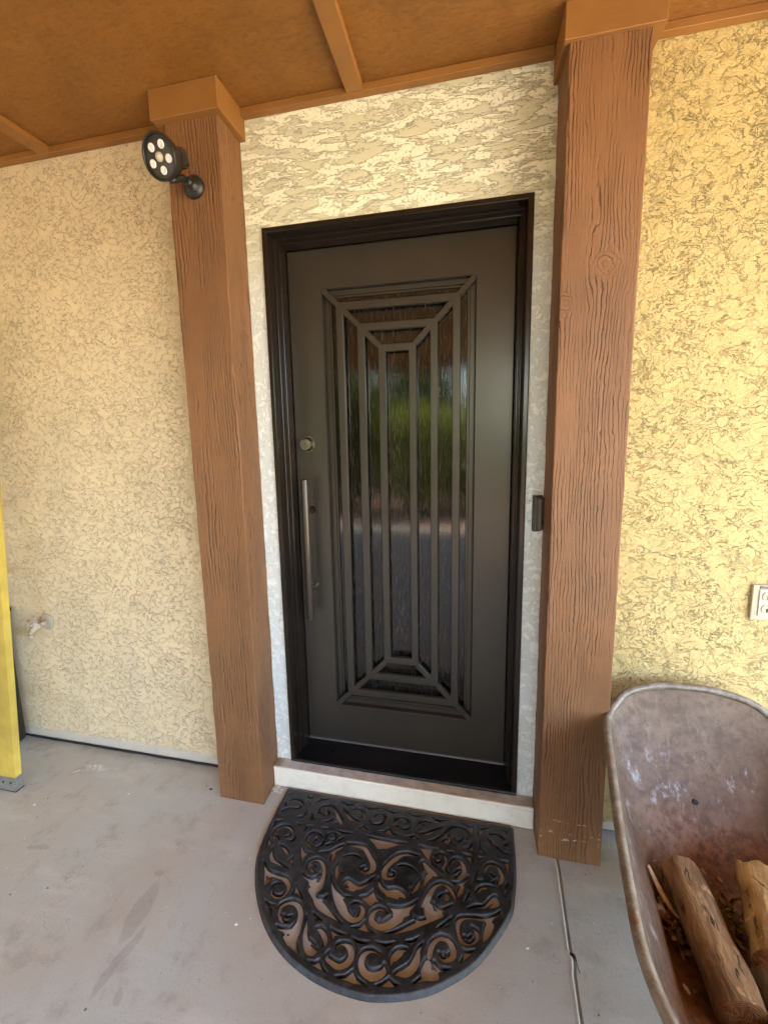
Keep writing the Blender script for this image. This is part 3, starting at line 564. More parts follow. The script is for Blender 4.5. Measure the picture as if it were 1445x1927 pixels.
# deadbolt
bm=B(); c=(.087,LY,1.430)
cyl(bm,(c[0],LY-.003,c[2]),(c[0],LY+.001,c[2]),.0315,.0325,48); cyl(bm,(c[0],LY-.024,c[2]),(c[0],LY-.003,c[2]),.0215,.0285,48)
db=link('deadbolt',bm,M_nickel,dr)
for e in (1,): db.data.polygons.foreach_set('use_smooth',[False]*len(db.data.polygons))
bm=B(); cyl(bm,(c[0],LY-.0262,c[2]),(c[0],LY-.0242,c[2]),.0165,.017,40); cyl(bm,(c[0],LY-.028,c[2]),(c[0],LY-.0264,c[2]),.009,.010,30)
k=link('key_cylinder',bm,M_nickel,db)
bm=B(); box(bm,c[0]-.001,c[0]+.001,LY-.0290,LY-.0281,c[2]-.006,c[2]+.006); link('keyhole',bm,M_dark,db)
# pull handle
bm=B(); hx,hy=0.091,.062; z0h,z1h=0.707,1.294; tube(bm,[(hx,hy,z0h),(hx,hy,z0h+.0015),(hx,hy,z0h+.003),(hx,hy,z1h-.003),(hx,hy,z1h-.0015),(hx,hy,z1h)],[.0125,.0143,.0148,.0148,.0143,.0125],32)
hd=link('pull_handle',bm,mk_bronze('handle_bronze',(.085,.064,.048),.33),dr,True)
for z in (.835,1.160):
    bm=B(); cyl(bm,(hx,hy+.008,z),(.098,LY-.003,z),.0090,.0090,20); cyl(bm,(.0955,LY-.0065,z),(.0962,LY-.0005,z),.014,.016,24); link('standoff',bm,M_nickel if z<1 else M_frame,hd)
    bm=B(); P8=[]
    for sx,sz in ((-1,-1),(1,-1),(1,1),(-1,1)):
        a,b,cc=.026,.038,.010
        pts=[(sx*a,sz*(b-cc)),(sx*(a-cc),sz*b)]
        if sx*sz<0: pts.reverse()
        P8+= pts if not(sx==-1 and sz==-1) else pts
    P8=sorted(P8,key=lambda p:math.atan2(p[1],p[0])); prism(bm,[(.1005+x,z+zz) for x,zz in P8],LY-.0022,LY+.0005,'y'); link('mounting_plate',bm,M_bronze,hd)
# dark room behind the door
# ---------------- doormat ----------------
def build_mat():
    h=.0020; x0,x1,y0,y1=-.015,.915,-.650,-.045
    xs=np.arange(x0,x1,h); ys=np.arange(y0,y1,h); GX,GY=np.meshgrid(xs,ys)
    out=[(0,-.056),(-.002,-.2),(.003,-.303),(.018,-.365),(.039,-.41),(.077,-.47),(.135,-.534),(.205,-.583),(.279,-.614),(.355,-.632),(.43,-.638),(.5,-.634),(.597,-.609),(.676,-.571),(.771,-.497),(.862,-.372),(.884,-.300),(.897,-.209),(.902,-.057)]
    c=np.array(catmull(out,10)); 
    def polysd(Q,x,y):
        # signed distance (negative inside)
        d=np.full(x.shape,9.0); ins=np.zeros(x.shape,bool); n=len(Q)
        for i in range(n):
            ax,ay=Q[i]; bx,by=Q[(i+1)%n]; ex,ey=bx-ax,by-ay; L=ex*ex+ey*ey
            if L<1e-12: continue
            t=np.clip(((x-ax)*ex+(y-ay)*ey)/L,0,1); d=np.minimum(d,np.hypot(x-ax-t*ex,y-ay-t*ey))
            cnd=((ay>y)!=(by>y)); 
            with np.errstate(divide='ignore',invalid='ignore'): xi=ex*(y-ay)/(ey if abs(ey)>1e-12 else 1e-12)+ax
            ins^=cnd&(x<xi)
        return np.where(ins,-d,d)
    od=polysd(c,GX,GY)
    hd_=np.full(GX.shape,9.0)
    def win(pts,pad):
        a=np.array(pts); i0=max(0,int((a[:,1].min()-pad-y0)/h)); i1=int((a[:,1].max()+pad-y0)/h)+2; j0=max(0,int((a[:,0].min()-pad-x0)/h)); j1=int((a[:,0].max()+pad-x0)/h)+2
        return slice(i0,i1),slice(j0,j1)
    for s in MS:
        q=[(a/1e4,b/1e4,r/1e4) for a,b,r in s]
        q=catmull(q,5) if len(q)>2 else [np.array(v) for v in q]
        sl_=win([(v[0],v[1]) for v in q],.03); x=GX[sl_];y=GY[sl_]; d=np.full(x.shape,9.0)
        for a,b in zip(q,q[1:]):
            ex,ey=b[0]-a[0],b[1]-a[1]; L=max(ex*ex+ey*ey,1e-12); t=np.clip(((x-a[0])*ex+(y-a[1])*ey)/L,0,1)
            d=np.minimum(d,np.hypot(x-a[0]-t*ex,y-a[1]-t*ey)-np.maximum(a[2]+(b[2]-a[2])*t,.0004))
        hd_[sl_]=np.minimum(hd_[sl_],d+.0011)
    for s in MP:
        q=[(a/1e4,b/1e4) for a,b in s]; sl_=win(q,.02); hd_[sl_]=np.minimum(hd_[sl_],polysd(q,GX[sl_],GY[sl_]))
    return xs,ys,GX,GY,od,hd_
def mat_mesh():
    xs,ys,GX,GY,od,hs=build_mat(); top=.0125
    sm=lambda v,a,b:(lambda t:t*t*(3-2*t))(np.clip((v-a)/(b-a),0,1))
    # wall of each opening, softly crowned strap tops
    Z=top*sm(hs,-.0012,.0022)+.0011*sm(hs,.0,.006)
    Z=Z-.0006*np.sin(GX*900)*0
    edge=sm(-od,-.002,.010); Z=Z*np.where(-od<.010,edge,1.0)
    Z=Z-.0008
    keep=(od<.0035)
    ny,nx=GX.shape; idx=np.full(GX.shape,-1,int); 
    f=keep[:-1,:-1]&keep[1:,:-1]&keep[:-1,1:]&keep[1:,1:]
    low=(Z<-.0006); f&=~(low[:-1,:-1]&low[1:,:-1]&low[:-1,1:]&low[1:,1:])
    use=np.zeros(GX.shape,bool); use[:-1,:-1]|=f;use[1:,:-1]|=f;use[:-1,1:]|=f;use[1:,1:]|=f
    idx[use]=np.arange(use.sum()); co_=np.stack([GX[use],GY[use],Z[use]+.0],1)
    i,j=np.nonzero(f); q=np.stack([idx[i,j],idx[i,j+1],idx[i+1,j+1],idx[i+1,j]],1)
    org=np.array((.45,-.35,0)); me=bpy.data.meshes.new('doormat'); me.vertices.add(len(co_)); me.vertices.foreach_set('co',(co_-org).ravel())
    me.loops.add(q.size); me.loops.foreach_set('vertex_index',q.ravel().astype(np.int32)); me.polygons.add(len(q))
    me.polygons.foreach_set('loop_start',np.arange(0,q.size,4,dtype=np.int32)); me.polygons.foreach_set('use_smooth',np.ones(len(q),bool))
    me.update(calc_edges=True); me.materials.append(M_rubber)
    o=bpy.data.objects.new('doormat',me); scn.collection.objects.link(o); o.location=org; return o
tag(mat_mesh(),'half round black rubber doormat with openwork scroll pattern in front of the doorstep','doormat')
# ---------------- security light on the left post ----------------
sc=thing('security_light','black round security light with five lenses mounted high on the left post','light',(-.166,-.1475,2.284))
hc=Vector((-.178,-.282,2.302)); ax=Vector((-.16,-.90,-.36)).normalized()   # lens looks out and to the left
bq=B()
q=ax.to_track_quat('Z','Y').to_matrix().to_4x4(); Mh=Matrix.Translation(hc)@q
def lathe(bm,prof,Mx,seg=48):
    rings=[[bm.verts.new(Mx@Vector((r*math.cos(k*2*math.pi/seg),r*math.sin(k*2*math.pi/seg),z))) for k in range(seg)] for z,r in prof]
    fs=[]
    for a,b in zip(rings,rings[1:]):
        for k in range(seg): fs.append(bm.faces.new((a[k],a[(k+1)%seg],b[(k+1)%seg],b[k])))
    return rings
rg=lathe(bq,[(-.060,.0001),(-.060,.030),(-.056,.036),(-.030,.048),(-.012,.0575),(.004,.0605),(.008,.0605),(.0095,.059),(.0085,.0555),(.0045,.054),(.002,.0535)],Mh)
head=link('lamp_head',bq,M_blk,sc,True)
bq=B(); lathe(bq,[(.003,.0001),(.0032,.052),(.0015,.0538)],Mh); link('lens_face',bq,M_blkface,head,True)
for k in range(5):
    a=math.radians(90+72*k+36); p=Vector((.033*math.cos(a),.033*math.sin(a),.0035))
    bq=B(); lathe(bq,[(.000,.0112),(.002,.0112),(.0030,.0102),(.0022,.0045),(.0012,.0038),(.0030,.0020),(.0034,.0001)],Mh@Matrix.Translation(p),24); link('led_lens',bq,M_lens,head,True)
bq=B(); lathe(bq,[(0,.0125),(.004,.0122),(.008,.0095),(.0100,.005),(.0106,.0001)],Mh@Matrix.Translation((0,0,.0035)),32); link('sensor_dome',bq,M_pir,head,True)
bq=B(); r=bmesh.ops.create_cube(bq,size=1); bmesh.ops.scale(bq,verts=r['verts'],vec=(.046,.052,.046)); bmesh.ops.bevel(bq,geom=bq.edges[:],offset=.006,segments=3,affect='EDGES'); bmesh.ops.transform(bq,matrix=Mh@Matrix.Translation((.0,.004,-.075)),verts=bq.verts); link('battery_box',bq,M_blk,head,False)
# base, ball joint and arm
bq=B(); Mb=Matrix.Translation((-.160,-.148,2.283))@Vector((0,-1,0)).to_track_quat('Z','Y').to_matrix().to_4x4()
lathe(bq,[(0,.036),(.004,.0365),(.010,.034),(.016,.027),(.021,.018),(.028,.014),(.034,.0145),(.038,.013),(.042,.008),(.043,.0001)],Mb); link('mounting_base',bq,M_blk,sc,True)
bq=B(); j=Vector((-.165,-.192,2.289)); tube(bq,[j,j+Vector((-.006,-.012,-.004)),Vector((-.178,-.222,2.270)),Vector((-.181,-.240,2.262))],[.009,.011,.009,.010],16); link('arm',bq,M_blk,sc,True)
for p in((-.149,-.160,2.262),(-.181,-.160,2.277)):
    bq=B(); cyl(bq,p,(p[0],p[1]-.006,p[2]),.0042,.004,16); link('screw',bq,M_screw,sc)
# ---------------- doorbell ----------------
dbx=thing('doorbell','slim dark video doorbell on an angled wedge beside the right post','doorbell',(.957,-.001,1.188))
bq=B(); pl=[(.9395,-.0008),(.9475,-.0190),(.972,-.0012)]
prism(bq,pl,1.128,1.252); link('wedge_mount',bq,M_blkface,dbx)
bq=B(); prism(bq,[(.9478,-.0195),(.9492,-.0210),(.9740,-.0030),(.9730,-.0010)],1.133,1.247); link('back_plate',bq,M_edge,dbx)
bq=B(); box(bq,-.0145,.0145,-.019,0,-.0555,.0555,.007,4)
bmesh.ops.transform(bq,matrix=Matrix.Translation((.9612,-.0122,1.190))@Matrix.Rotation(math.radians(36),4,'Z'),verts=bq.verts); body=link('doorbell_body',bq,simple('doorbell_bronze',(.115,.098,.075),.42,.3),dbx)
bq=B(); cyl(bq,(0,-.0202,-.028),(0,-.0188,-.028),.0085,.009,28); bmesh.ops.transform(bq,matrix=Matrix.Translation((.9612,-.0122,1.190))@Matrix.Rotation(math.radians(36),4,'Z'),verts=bq.verts); link('button',bq,M_blk,body)
for x,z in ((.9295,1.2315),(.9345,1.2310),(.9310,1.2235),(.9285,1.1605),(.9345,1.1625),(.9300,1.1535)):
    pass
sh=thing('old_screw_holes','small dark empty screw holes in the pale stucco left of the doorbell','screw holes',(.9315,-.0006,1.19))
for x,z,r in ((.9295,1.2315,.0019),(.9350,1.2308,.0020),(.9308,1.2230,.0012),(.9285,1.1600,.0018),(.9345,1.1622,.0018),(.9298,1.1532,.0012)):
    bq=B(); cyl(bq,(x,.004,z),(x,-.0006,z),r,r,12); link('hole',bq,M_dark,sh)
# ---------------- outlet ----------------
ot=thing('outlet','ivory wall outlet plate with duplex sockets on the right stucco wall','outlet',(1.653,-.004,.917))
bq=B(); box(bq,1.604,1.716,-.011,-.0005,.860,.976,.003,3); link('cover_plate',bq,M_ivory,ot)
bq=B(); box(bq,1.622,1.700,-.0140,-.0112,.8745,.9615,.0012,2); ins=link('socket_insert',bq,M_whitep,ot)
for z in (.940,.8985):
    bq=B(); pts=[]
    for k in range(40):
        a=k*2*math.pi/40; pts.append((1.652+.0225*math.cos(a),z+max(-.0140,min(.0140,.0205*math.sin(a)))))
    prism(bq,pts,-.0165,-.0139,'y'); s_=link('socket',bq,M_ivory,ot)
    bq=B(); box(bq,1.6420,1.6468,-.0172,-.0164,z-.009,z+.003); box(bq,1.6575,1.6620,-.0172,-.0164,z-.008,z+.003)
    pts=[(1.652+.0035*math.cos(a),z+.0085+.0035*math.sin(a)) for a in [i*math.pi/8 for i in range(16)]]; prism(bq,pts,-.0171,-.0163,'y'); link('slot',bq,M_dark,s_)
bq=B(); cyl(bq,(1.652,-.0158,.9193),(1.652,-.0139,.9193),.0032,.0034,16); link('screw',bq,M_screw,ot)
bq=B(); box(bq,1.622,1.646,-.0128,-.0108,.9645,.9725,.001,1); box(bq,1.655,1.672,-.0128,-.0108,.9655,.9715,.001,1); link('hinge_knuckle',bq,M_screw,ot)
# ---------------- garden tap ----------------
tp_=thing('garden_tap','beige overpainted garden tap with round wall flange on the left stucco wall','tap',(-1.205,-.001,.618))
bq=B(); Mf=Matrix.Translation((-1.203,-.0006,.620))@Vector((0,-1,0)).to_track_quat('Z','Y').to_matrix().to_4x4()
lathe(bq,[(0,.0385),(.003,.039),(.006,.036),(.008,.028),(.0085,.0001)],Mf,40); link('wall_flange',bq,M_tap,tp_,True)
b0=Vector((-1.203,-.003,.620)); b1=Vector((-1.203,-.044,.617))
bq=B(); tube(bq,[b0,b0+Vector((0,-.02,0)),b1],[.012,.011,.012],20); tube(bq,[b1+Vector((0,.008,0)),b1+Vector((0,-.008,0)),b1+Vector((0,-.022,-.002)),b1+Vector((0,-.033,-.011)),b1+Vector((0,-.038,-.022))],[.013,.017,.015,.0115,.0115],20)
tube(bq,[b1+Vector((0,-.039,-.024)),b1+Vector((0,-.043,-.034))],[.0140,.0140],20)
bd=link('tap_body',bq,M_tap,tp_,True)
s0=b1+Vector((0,-.008,.008)); s1=b1+Vector((0,-.028,.034))
bq=B(); tube(bq,[s0,s0.lerp(s1,.4),s0.lerp(s1,.41),s0.lerp(s1,.7),s0.lerp(s1,.71),s1],[.013,.013,.010,.009,.005,.005],18); link('bonnet',bq,M_tap,tp_,True)
bq=B(); dd=(s1-s0).normalized(); sx=Vector((1,0,0)); sy=dd.cross(sx)
for k in range(5):
    a=2*math.pi*k/5+.4; v=sx*math.cos(a)+sy*math.sin(a); tube(bq,[s1,s1+v*.018,s1+v*.026],[.0045,.004,.0062],10)
tube(bq,[s1-dd*.004,s1+dd*.006],[.009,.007],14)
link('wheel_handle',bq,M_tap,tp_,True)
# ---------------- ladder ----------------
ld=thing('step_ladder','yellow fibreglass ladder leaning at the left edge with a grey metal foot','ladder',(-1.35,-.31,0))
def L(x,d,z): # ladder frame: x across, d depth from front face, z up; leans back to the wall
    return Vector((x,-.292+d+z*.072,z))
def lbox(x0,x1,d0,d1,z0,z1,m,name,bev=.002,par=ld):
    bm=B(); box(bm,x0,x1,0,1,0,1); 
    for v in bm.verts: v.co=L(v.co.x,d0+(d1-d0)*v.co.y,z0+(z1-z0)*v.co.z)
    bmesh.ops.bevel(bm,geom=bm.edges[:],offset=bev,segments=2,affect='EDGES')
    return link(name,bm,m,par)
for a in (-1.205,-1.685):
    bm=B()   # channel-shaped rail
    for x0,x1,d0,d1 in ((a,a+.080,0,.004),(a,a+.004,.0042,.028),(a+.076,a+.080,.0042,.028)):
        r=B(); box(r,x0,x1,0,1,0,1)
        for v in r.verts: v.co=L(v.co.x,d0+(d1-d0)*v.co.y,.035+v.co.z*1.85)
        me=bpy.data.meshes.new('tmp'); r.to_mesh(me); r.free(); bm.from_mesh(me); bpy.data.meshes.remove(me)
    link('rail',bm,M_yel,ld)
    f=lbox(a-.003,a+.083,-.0035,.032,.004,.062,M_alu,'foot_bracket')
    for x,z in ((a+.022,.040),(a+.062,.042)):
        bm=B(); cyl(bm,L(x,-.0036,z),L(x,-.0065,z),.0045,.004,14); link('rivet',bm,M_screw,f)
    lbox(a-.004,a+.084,-.003,.034,.0008,.0036,M_blk,'foot_pad',.0008)
for k in range(5): lbox(-1.60,-1.21,.002,.075,.30+k*.30,.325+k*.30,M_alu,'step',.003)
lbox(-1.69,-1.20,-.01,.10,1.886,1.915,M_yel,'ladder_top',.004)
# black storage bin tucked behind the ladder
bn=thing('storage_bin','slim black plastic bin tucked between the ladder and the wall','bin',(-1.55,-.09,0))
bm=B(); box(bm,-1.85,-1.39,-.125,-.02,.002,.66,.03,5); link('bin_body',bm,M_blk,bn)
bm=B(); box(bm,-1.86,-1.383,-.132,-.014,.662,.690,.010,4); link('bin_lid',bm,M_blk,bn)
# cable lying in the joint between slab and left wall
pts=[(-2.6,-.008,.004)]+[(-2.5+i*.06,-.0075+.0035*mn.noise(Vector((i*.7,1,2))),.0042+.0015*abs(mn.noise(Vector((i*.9,4,2))))) for i in range(37)]
pts=[p for p in pts if p[0]<-.27]
bm=B(); tube(bm,[tuple(p) for p in catmull(pts,4)],.0042,8); tag(link('floor_cable',bm,M_cable,None,True),'thin black cable lying along the foot of the left stucco wall','cable')
# small litter
def chips(name,label,cat,mat,items,h=.0018):
    bm=B()
    for x,y,r,a,e in items:
        n=9; c=bm.verts.new((x,y,h)); ring=[]
        for k in range(n):
            t=2*math.pi*k/n; rr=r*(.75+.5*random.random()); u,v=rr*math.cos(t),rr*e*math.sin(t)
            ring.append((x+u*math.cos(a)-v*math.sin(a),y+u*math.sin(a)+v*math.cos(a)))
        top=[bm.verts.new((p[0],p[1],h*.9)) for p in ring]; bot=[bm.verts.new((p[0],p[1],-.003)) for p in ring]
        for k in range(n):
            bm.faces.new((c,top[k],top[(k+1)%n])); bm.faces.new((top[k],bot[k],bot[(k+1)%n],top[(k+1)%n]))
    return tag(link(name,bm,mat),label,cat)
random.seed(4)
chips('paint_chip','tiny white chip on the slab right in front of the ladder','chip',M_chip,[(-.986,-.326,.0058,.5,.55)])
chips('paint_chip','tiny white chip on the slab midway between ladder and left post','chip',M_chip,[(-.644,-.207,.0042,.2,.8)])
chips('paint_chip','tiny white chip on the slab just left of the doormat','chip',M_chip,[(.048,-.545,.0040,.3,.9)])
chips('paint_chip','tiny white chip on the slab just right of the doormat','chip',M_chip,[(.905,-.432,.0042,.2,.55)])
chips('dry_crumb','two dark dry crumbs beside the foot of the left post','crumb',M_leaf,[(-.318,-.120,.0075,.2,.4),(-.345,-.108,.006,-.8,.25)],.003)
rs=[]
for k in range(70): rs.append((random.uniform(-1.2,1.08),random.uniform(-.75,-.03),random.uniform(.0009,.0022),random.random()*3,random.uniform(.3,1)))
tag(chips('grit',None,None,M_leaf,rs,.0012),'scattered dark grit on the porch slab','grit',kind='stuff')
rs=[]
for k in range(40): rs.append((random.uniform(-1.2,1.15),random.uniform(-.72,-.06),random.uniform(.0008,.0017),random.random()*3,random.uniform(.3,1)))
tag(chips('pale_grit',None,None,M_chip,rs,.0012),'scattered pale grit on the porch slab','grit',kind='stuff')
# curled dry leaf caught in the joint
bm=B(); pts=[]
for i in range(9):
    t=i/8; row=[]
    for j in range(5):
        s=(j-2)/2; wdt=.010*math.sin(math.pi*min(1,t*1.05+.02))+.0008
        row.append(bm.verts.new((1.018+.022*t+.004*math.sin(5*t),-.427-.040*t+s*wdt*.9,.003+.010*abs(s)**1.5*(1-t*.4)+.006*math.sin(3*t))))
    pts.append(row)
for a,b in zip(pts,pts[1:]):
    for k in range(4): bm.faces.new((a[k],a[k+1],b[k+1],b[k]))
bmesh.ops.solidify(bm,geom=bm.faces[:],thickness=.0006)
tag(link('dry_leaf',bm,M_leaf,None,True),'curled brown dry leaf caught in the slab joint','leaf')
# crumbling mortar where the doorstep meets the left post
bm=B()
for k in range(26):
    r=bmesh.ops.create_icosphere(bm,subdivisions=2,radius=random.uniform(.004,.011)); p=Vector((random.uniform(-.060,-.018),random.uniform(-.078,-.054),random.uniform(-.001,.004)))
    for v in r['verts']: v.co=Vector((v.co.x,v.co.y,v.co.z*.55))*(1+.4*mn.noise(v.co*200+p*50))+p
tag(link('mortar_rubble',bm,M_mortar,None,True),'crumbling mortar rubble between the left post foot and the doorstep','rubble')
# ---------------- wheelbarrow ----------------
wb=thing('wheelbarrow','rusty old steel wheelbarrow with a scuffed brown tray holding logs','wheelbarrow',(1.42,-.55,0))
half=[(1.42,-.062,.640),(1.33,-.066,.636),(1.245,-.085,.617),(1.197,-.115,.583),(1.162,-.165,.563),(1.139,-.25,.557),(1.108,-.40,.554),(1.078,-.55,.550),(1.052,-.70,.547),(1.040,-.80,.546),(1.050,-.895,.546),(1.085,-.985,.548),(1.16,-1.05,.552),(1.28,-1.075,.556),(1.42,-1.08,.558)]
mir=lambda p:(2.84-p[0],p[1],p[2])
rimc=[np.array(p) for p in catmull(half+[mir(p) for p in half[-2:0:-1]],8,True)]
flh=[(1.42,-.365,.215),(1.36,-.368,.215),(1.30,-.385,.216),(1.262,-.415,.217),(1.238,-.455,.219),(1.225,-.50,.221),(1.212,-.58,.226),(1.200,-.66,.231),(1.192,-.74,.236),(1.190,-.80,.240),(1.196,-.86,.244),(1.214,-.91,.248),(1.25,-.945,.251),(1.32,-.965,.253),(1.42,-.97,.254)]
flc=[np.array(p) for p in catmull(flh+[mir(p) for p in flh[-2:0:-1]],8,True)]
bm=B(); rows=[]; NR=22
for s in range(NR+1):
    t=s/NR; row=[]
    for a,b in zip(rimc,flc):
        # side leaves the rim steeply, then sweeps into the floor
        u=t**1.15; vz=1-(1-t)**1.08
        e=t+.10*math.sin(math.pi*t)*(-1)
        p=np.array((a[0]+(b[0]-a[0])*e,a[1]+(b[1]-a[1])*e,a[2]+(b[2]-a[2])*t))
        # roll the last bit into the floor
        if t>.82: 
            k=(t-.82)/.18; p[2]-=.010*math.sin(math.pi*k)
        p=Vector(p); row.append(bm.verts.new(p+Vector((1,1,1))*.002*mn.noise(p*12)))
    rows.append(row)
n=len(rimc)
for A_,B_ in zip(rows,rows[1:]):
    for k in range(n): bm.faces.new((A_[k],A_[(k+1)%n],B_[(k+1)%n],B_[k]))
cen=np.mean(np.array(flc),axis=0); prev=rows[-1]
for t in (.3,.6,.85):
    row=[bm.verts.new(Vector(b*(1-t)+cen*t)+Vector((0,0,-.006*t+.002*mn.noise(Vector(b*(1-t)+cen*t)*14)))) for b in flc]
    for k in range(n): bm.faces.new((prev[k],prev[(k+1)%n],row[(k+1)%n],row[k]))
    prev=row
cv=bm.verts.new(Vector(cen)+Vector((0,0,-.007)))
for k in range(n): bm.faces.new((prev[k],prev[(k+1)%n],cv))
bmesh.ops.recalc_face_normals(bm,faces=bm.faces)
tray=link('tray',bm,M_tray,wb,True); md=tray.modifiers.new('thickness','SOLIDIFY'); md.thickness=.002; md.offset=-1
bm=B(); tube(bm,[Vector(p)+Vector((0,0,-.002)) for p in rimc],.0115,14,True); link('rim',bm,M_rim,wb,True)
# bolts through the nose and pan
def noseP(x,z):
    return Vector((x,-.066-(.652-z)/.437*.300+.02,z))
for x,z in ((1.391,.372),(1.535,.345)):
    p=Vector((x,0,z)); t=(.645-z)/(.645-.215); e=t-.10*math.sin(math.pi*t); y=-.064+(-.367+.064)*e
    nrm=Vector((0,-.80,.60)).normalized()
    bm=B(); cyl(bm,(x,y,z),Vector((x,y,z))+nrm*.003,.0075,.0068,20); b_=link('tray_bolt',bm,M_dark,wb)
# frame, handles, wheel under the tray
M_hw=simple('weathered_handle_wood',(.26,.17,.10),.75,0,60,.001,.25)
for sx in (-1,1):
    x=lambda d:1.42+sx*d
    bm=B(); tube(bm,[(x(.05),-.12,.150),(x(.10),-.35,.178),(x(.20),-.75,.205),(x(.27),-1.05,.30),(x(.30),-1.42,.52)],.017,12,sq=1.1); link('handle',bm,M_hw,wb,True)
    bm=B(); tube(bm,[(x(.19),-.72,.21),(x(.22),-.80,.10),(x(.23),-.84,.012),(x(.23),-.93,.010),(x(.235),-1.0,.10),(x(.25),-1.0,.28)],.0095,10); link('leg',bm,M_rim,wb,True)
bm=B(); ctr=Vector((1.42,-.20,.135)); ring=[(1.42,ctr.y+.105*math.cos(a),ctr.z+.105*math.sin(a)) for a in [k*2*math.pi/40 for k in range(40)]]; tube(bm,ring,.028,14,True)
wh=link('wheel',bm,M_rubber,wb,True)
bm=B(); cyl(bm,(1.405,ctr.y,ctr.z),(1.435,ctr.y,ctr.z),.082,.082,36); cyl(bm,(1.35,ctr.y,ctr.z),(1.49,ctr.y,ctr.z),.010,.010,16); link('wheel_hub',bm,M_rim,wh)
# ---------------- logs ----------------
def log(p0,p1,r0,r1,mat,label,seed,ragged0=.0,round0=True,group=None,flat=None,endm=None):
    p0=Vector(p0);p1=Vector(p1); d=(p1-p0); Lg=d.length; dn=d.normalized(); s=dn.cross(Vector((0,0,1))).normalized(); c=s.cross(dn)
    NS,NU=90,56; bm=B(); rows=[]
    for i in range(NS+1):
        t=i/NS; row=[]
        ctr=p0+d*t+s*(.006*mn.noise(Vector((t*3,seed,0))))+c*(.005*mn.noise(Vector((t*3,seed,5))))
        rr=r0+(r1-r0)*t; end=min(1,t*Lg/(.022 if round0 else .006)); rr*=math.sqrt(max(0.02,1-(1-end)**2)) if end<1 else 1
        for k in range(NU):
            a=2*math.pi*k/NU; q=Vector((math.cos(a)*1.5,math.sin(a)*1.5,t*Lg*9+seed*3))
            f=1+.075*mn.noise(q)+.035*mn.noise(Vector((math.cos(a)*6,math.sin(a)*6,t*Lg*10+seed)))+.012*mn.noise(q*9)
            rad=rr*f
            off=Vector((0,0,0))
            if t<.04: off=dn*ragged0*(mn.noise(Vector((math.cos(a)*2.5,math.sin(a)*2.5,seed+9)))+.6*mn.noise(Vector((a*7,seed,1))))
            row.append(bm.verts.new(ctr+s*math.cos(a)*rad+c*math.sin(a)*rad+off))
        rows.append(row)
    for a,b in zip(rows,rows[1:]):
        for k in range(NU): bm.faces.new((a[k],a[(k+1)%NU],b[(k+1)%NU],b[k]))
    for row,rv in ((rows[0],True),(rows[-1],False)):
        m=sum((v.co for v in row),Vector())/NU; prev=row
        for u in (.55,.2):
            nr=[bm.verts.new(v.co.lerp(m,1-u)+dn*(.0015*mn.noise(v.co*60))) for v in row]
            for k in range(NU):
                f=bm.faces.new((prev[k],prev[(k+1)%NU],nr[(k+1)%NU],nr[k])); f.material_index=1
            prev=nr
        cv=bm.verts.new(m)
        for k in range(NU): f=bm.faces.new((prev[k],prev[(k+1)%NU],cv)); f.material_index=1
    bmesh.ops.recalc_face_normals(bm,faces=bm.faces)
    me_mid=(p0+p1)/2
    bmesh.ops.translate(bm,verts=bm.verts,vec=-me_mid)
    o=link('log',bm,None,None,True,mats=[mat,endm or mat]); o.location=me_mid
    return tag(o,label,'log',group)
A1=((1.292,-.338,.330),(1.262,-.665,.282))
d1=tuple(Vector(A1[1])-Vector(A1[0]))
M_l1=mk_log('weathered_log',(.24,.145,.060),(.42,.285,.135),(.125,.060,.022),d1)
def mk_end(c0):
    t=T('cut_end_wood'); P=t.P(); d=t.vadd(t.warp(t.warp(P,18,.035),90,.006),c0,'SUBTRACT'); l=t.n('VectorMath',{'operation':'LENGTH'},{0:d}).outputs['Value']
    rg=t.math('SINE',t.math('MULTIPLY',l,1100)); n=t.noise(60,P,5,.7)
    c=t.mix(t.ss(rg,-.4,.9),(.30,.150,.045),(.23,.105,.030)); c=t.mix(t.ss(n,.5,.7),c,(.13,.060,.02))
    return t.out(c,.8,t.bump(t.math('ADD',t.math('MULTIPLY',rg,.3),t.math('MULTIPLY',n,4)),.0012,.8))
M_end=mk_end((1.284,-.668,.278))
log((1.289,-.372,.305),(1.284,-.668,.278),.0455,.0475,M_l1,'long brown peeled log lying nearest the left rim of the wheelbarrow',1.7,group=None,endm=M_end)
A2=((1.470,-.395,.325),(1.392,-.600,.320)); d2=tuple(Vector(A2[1])-Vector(A2[0]))
M_l2=mk_log('fresh_log',(.40,.265,.105),(.60,.43,.19),(.27,.155,.055),d2)
log(A2[0],A2[1],.052,.050,M_l2,'pale yellow split log with a ragged end deeper in the wheelbarrow',5.3,.014,False,endm=M_end)
A3=((1.400,-.565,.275),(1.370,-.900,.290)); d3=tuple(Vector(A3[1])-Vector(A3[0]))
M_l3=mk_log('grey_log',(.19,.15,.12),(.29,.24,.20),(.12,.09,.07),d3)
log(A3[0],A3[1],.052,.054,M_l3,'grey weathered log under the pale split log in the wheelbarrow',9.1,endm=M_end)
